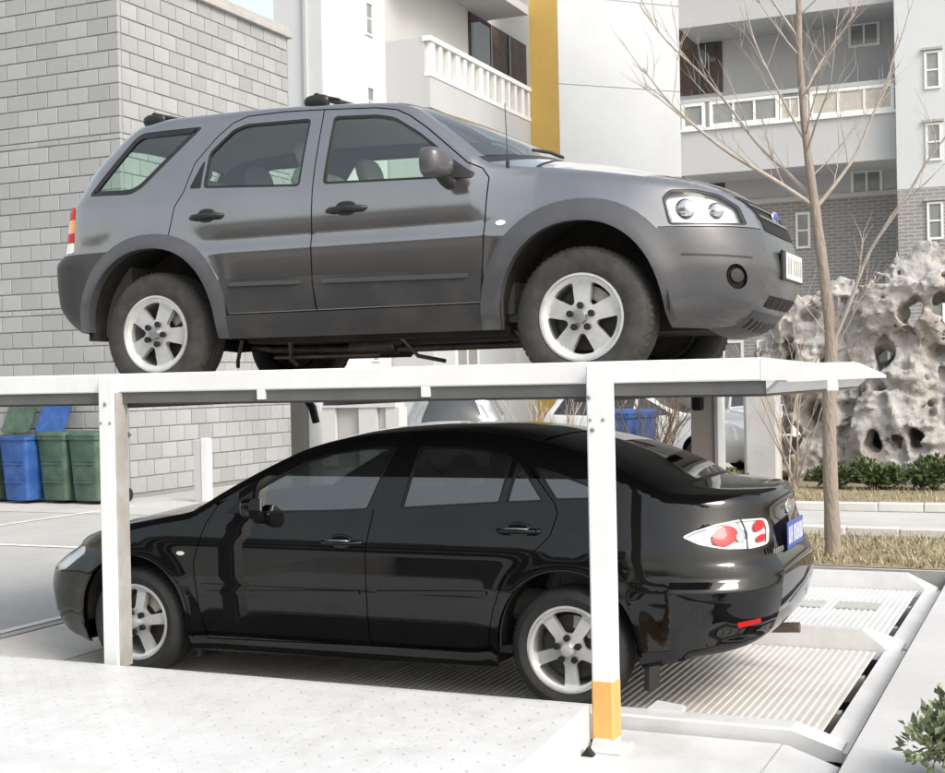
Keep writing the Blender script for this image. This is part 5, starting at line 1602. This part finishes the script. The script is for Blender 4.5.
# ------------------------------------------------------------------ scholar rocks (implicit surface, surface nets)
material('rock_pale', (0.40, 0.388, 0.378), rough=0.95, var=0.30, vscale=4.0, bump=0.9, bscale=9, bdist=0.05, tint=(0.215, 0.175, 0.14), tintamt=0.85, tscale=3.0)
material('stone_slab', (0.55, 0.55, 0.56), rough=0.9, var=0.12, vscale=3, bump=0.3, bscale=30)
def vnoise(P, seed):
    """smooth value noise on points, numpy"""
    Pi = np.floor(P).astype(np.int64); f = P - Pi; f = f * f * (3 - 2 * f)
    def hsh(q):
        h = (q[:, 0] * 374761393 + q[:, 1] * 668265263 + q[:, 2] * 2147483647 + seed * 1274126177) & 0xffffffff
        h = ((h ^ (h >> 13)) * 1274126177) & 0xffffffff
        return ((h ^ (h >> 16)) & 0xffff) / 32767.5 - 1
    r = np.zeros(len(P))
    for dx in (0, 1):
        for dy in (0, 1):
            for dz in (0, 1):
                w = (f[:, 0] if dx else 1 - f[:, 0]) * (f[:, 1] if dy else 1 - f[:, 1]) * (f[:, 2] if dz else 1 - f[:, 2])
                r += w * hsh(Pi + [dx, dy, dz])
    return r
def surface_nets(fn, lo, hi, res):
    n = np.maximum(((np.array(hi) - lo) / res).astype(int), 3)
    ax = [lo[i] + res * np.arange(n[i] + 1) for i in range(3)]
    X, Y, Z = np.meshgrid(*ax, indexing='ij')
    D = fn(np.stack([X.ravel(), Y.ravel(), Z.ravel()], 1)).reshape(X.shape)
    s = D < 0
    cnt = np.zeros(tuple(n)); acc = np.zeros(tuple(n) + (3,))
    corners = [(i, j, k) for i in (0, 1) for j in (0, 1) for k in (0, 1)]
    for a in corners:
        for b in corners:
            if sum(abs(p - q) for p, q in zip(a, b)) != 1 or a > b: continue
            sl = lambda c: tuple(slice(c[i], c[i] + n[i]) for i in range(3))
            da, db = D[sl(a)], D[sl(b)]
            cr = (da < 0) != (db < 0)
            t = np.where(cr, da / np.where(cr, da - db, 1), 0)
            for i in range(3):
                acc[..., i] += np.where(cr, a[i] + (b[i] - a[i]) * t, 0)
            cnt += cr
    act = cnt > 0
    idx = np.full(tuple(n), -1); idx[act] = np.arange(act.sum())
    I = np.argwhere(act)
    V = np.array(lo) + res * (I + acc[act] / cnt[act][:, None])
    F = []
    for axn in range(3):
        o = [q for q in range(3) if q != axn]
        e = [slice(None)] * 3; e1 = [slice(None)] * 3
        e[axn] = slice(0, -1); e1[axn] = slice(1, None)
        cr = s[tuple(e)] != s[tuple(e1)]
        for p in np.argwhere(cr):
            if p[o[0]] < 1 or p[o[1]] < 1 or p[o[0]] >= n[o[0]] or p[o[1]] >= n[o[1]]: continue
            q = []
            for da, db in ((0, 0), (1, 0), (1, 1), (0, 1)):
                c = p.copy(); c[o[0]] -= da; c[o[1]] -= db
                q.append(idx[tuple(c)])
            if min(q) < 0: continue
            ins = s[tuple(p)]
            if axn == 1: ins = not ins
            F.append(q if ins else q[::-1])
    return V, F
def rock(label, blobs, holes, loc, lo, hi, res, seed, amp=.16, mat='rock_pale'):
    def fn(P):
        d = np.full(len(P), 9.0)
        for c, a in blobs:
            q = (P - c) / a
            d = np.minimum(d, (np.linalg.norm(q, axis=1) - 1) * min(a))
        w = P + .12 * np.stack([vnoise(P * 1.6 + 7, seed + 5), vnoise(P * 1.6 + 31, seed + 6), vnoise(P * 1.6 + 77, seed + 7)], 1)
        d = d - amp * vnoise(w * 2.1, seed) - amp * .9 * (.55 - 1.8 * np.abs(vnoise(w * [3.4, 3.4, 4.4], seed + 1))) - amp * .45 * (.5 - 1.6 * np.abs(vnoise(w * 8, seed + 2))) - amp * .25 * vnoise(w * 17, seed + 3)
        for p0, p1, r in holes:
            p0 = np.array(p0); p1 = np.array(p1); e = p1 - p0
            t = np.clip(((P - p0) @ e) / (e @ e), 0, 1)
            dh = np.linalg.norm((P - (p0 + t[:, None] * e)) * [1, 1, .75], axis=1) - r * 1.25 - .10 * vnoise(P * 4.5, seed + 9) - .03 * vnoise(P * 11, seed + 10)
            d = np.maximum(d, -dh)
        return np.maximum(d, -P[:, 2] - .05)
    V, F = surface_nets(fn, np.array(lo, float), np.array(hi, float), res)
    o = mk('garden_rock', V, F, mat, None, True, loc=loc)
    return tag(o, label, 'rock', 'ornamental rocks in the planting bed')
rock('tall pale ornamental rock pierced by dark holes at the right edge',
     [((0, 0, .6), (.95, .55, .95)), ((.05, .05, 1.6), (.80, .45, .85)), ((.35, .0, 2.6), (.75, .42, .80)), ((-.25, .05, 2.4), (.5, .35, .72)), ((.9, .1, 1.6), (.7, .5, 1.6)), ((.95, .1, 2.9), (.55, .4, .6)), ((-.7, .1, .35), (.6, .45, .5)), ((.2, -.15, .2), (1.0, .6, .5))],
     [((.10, -1, 2.42), (.28, 1, 2.50), .15), ((.50, -1, 2.62), (.58, .6, 2.40), .12), ((.62, -1, 2.35), (.66, .5, 2.30), .10), ((-.28, -1, 1.85), (-.25, .15, 1.75), .14), ((-.40, -1, .58), (-.35, .2, .60), .10), ((.12, -1, .66), (.2, .1, .7), .09), ((1.0, -1, 1.4), (1.0, 0, 1.4), .15)],
     (2.85, 14.15, G), (-1.6, -1.0, -.1), (2.0, 1.0, 3.75), .037, 3, .17)
rock('broad ragged grey rock behind the bare tree trunk',
     [((0, 0, .5), (.62, .5, .7)), ((.1, .1, 1.4), (.62, .45, .85)), ((.15, .1, 2.2), (.58, .4, .62)), ((-.35, .15, 1.7), (.45, .35, .6)), ((.45, .1, 2.55), (.4, .35, .45))],
     [((-.35, -1, .55), (-.30, .3, .62), .15), ((.1, -1, 1.0), (.1, .1, 1.0), .10), ((-.2, -1, 1.75), (-.2, .1, 1.75), .09), ((.35, -1, 1.6), (.35, .1, 1.6), .09)],
     (1.45, 14.25, G), (-1.1, -.95, -.1), (1.2, .95, 3.2), .037, 8, .17)
tag(MB().box(-.26, .26, -.14, .14, -.05, 1.50, .05).build('stone_slab', 'stone_slab', loc=(.86, 13.62, G)), 'upright pale stone slab left of the ragged rock', 'stone')

# ------------------------------------------------------------------ shrubs, dry grass
material('leaf_green', (0.075, 0.105, 0.035), rough=0.6, var=0.3, vscale=6, island=0.45)
material('leaf_pale', (0.14, 0.165, 0.085), rough=0.5, var=0.2, vscale=6, island=0.4)
material('straw', (0.34, 0.295, 0.185), rough=0.9, var=0.2, vscale=3, island=0.35)
material('twig_brown', (0.16, 0.115, 0.085), rough=0.9, var=0.3)
material('twig_pale', (0.44, 0.37, 0.31), rough=0.9, var=0.3)
def leaf_cloud(m, c, a, n, size, up=.4):
    for _ in range(n):
        while True:
            p = np.array([random.uniform(-1, 1) for _ in range(3)])
            l = np.linalg.norm(p)
            if .25 < l < 1: break
        p = p * (0.6 + .4 * random.random())
        q = Vector((c[0] + a[0] * p[0], c[1] + a[1] * p[1], c[2] + a[2] * p[2]))
        d = Vector((p[0] + random.uniform(-.7, .7), p[1] + random.uniform(-.7, .7), p[2] + up + random.uniform(-.5, .5))).normalized()
        s = d.cross(Vector((random.uniform(-1, 1), random.uniform(-1, 1), random.uniform(-1, 1)))).normalized()
        L = size * random.uniform(.7, 1.3); w = L * .32
        nrm = d.cross(s) * (L * .12)
        m.add([q, q + d * L * .5 + s * w + nrm, q + d * L, q + d * L * .5 - s * w + nrm], [(0, 1, 2), (0, 2, 3)])
def shrub(label, x, y, a, n, size, mat, group, clumps=6, z=G):
    root = thing('leafy_shrub', label, 'shrub', (x, y, z), 0, group)
    m = MB(); st = MB()
    for k in range(clumps):
        c = (random.uniform(-.6, .6) * a[0], random.uniform(-.6, .6) * a[1], a[2] * random.uniform(.6, 1.2))
        leaf_cloud(m, c, (a[0] * .5, a[1] * .5, a[2] * .55), n // clumps, size)
        st.tube([(0, 0, -.02), (c[0] * .5, c[1] * .5, c[2] * .5), c], [.014, .010, .004], 5)
    m.build('foliage', mat, root)
    st.build('stem', 'twig_brown', root, True)
    return root
shrub('small green shrub below the left foot of the tall rock', 2.05, 12.55, (.32, .26, .20), 800, .085, 'leaf_green', 'green shrubs below the rocks')
shrub('rounded green shrub in the middle below the tall rock', 2.62, 12.6, (.40, .3, .24), 1100, .085, 'leaf_green', 'green shrubs below the rocks', 8)
shrub('green shrub at the right edge below the tall rock', 3.35, 12.6, (.40, .3, .27), 1100, .085, 'leaf_green', 'green shrubs below the rocks', 8)
shrub('low green tuft beside the stone slab', .55, 12.3, (.30, .22, .16), 500, .08, 'leaf_green', 'green shrubs below the rocks')
shrub('low green tuft behind the saloon boot lid', .05, 11.8, (.34, .22, .15), 500, .08, 'leaf_green', 'green shrubs below the rocks')
shrub('pale leaved bush in the bottom right corner on the concrete', 4.62, -.93, (.23, .23, .23), 1100, .044, 'leaf_pale', None, 8)
def bare_bush(label, x, y, h, spread, n, mat):
    root = thing('bare_shrub', label, 'shrub', (x, y, G), 0, 'leafless shrubs')
    global tw_
    tw_ = MB()
    for k in range(n):
        a = random.uniform(0, 2 * PI)
        twig((random.uniform(-.1, .1), random.uniform(-.1, .1), 0), (math.cos(a) * spread, math.sin(a) * spread, 1), h * random.uniform(.7, 1.1), .016, 2)
    tw_.build('branches', mat, root, True)
bare_bush('dark leafless shrub before the far blue bin', -.50, 12.2, 1.5, .6, 16, 'twig_brown')
bare_bush('pale leafless shrub behind the saloon roof', -2.35, 13.2, 1.5, .7, 10, 'twig_pale')
bare_bush('pale twiggy shrub left of the tree trunk before the rock', 1.45, 13.0, 2.2, .42, 6, 'twig_pale')
# dry grass blades
g = MB()
for _ in range(9000):
    if random.random() < .72: x, y = random.uniform(1.0, 7.0), random.uniform(4.97, 7.1)
    else: x, y = random.uniform(-.5, 6.5), random.uniform(9.72, 12.9)
    L = random.uniform(.03, .09); a = random.uniform(0, 2 * PI); b = random.uniform(.3, 1.2)
    dx, dy = math.cos(a) * L * b, math.sin(a) * L * b
    w = .005 + .004 * random.random()
    g.add([(x - w * math.sin(a), y + w * math.cos(a), G), (x + w * math.sin(a), y - w * math.cos(a), G), (x + dx, y + dy, G + L)], [(0, 1, 2)])
tag(g.build('dry_grass', 'straw'), 'short straw coloured dry grass in the strips beside the path', 'grass', kind='stuff')
build_suv()
build_sedan()
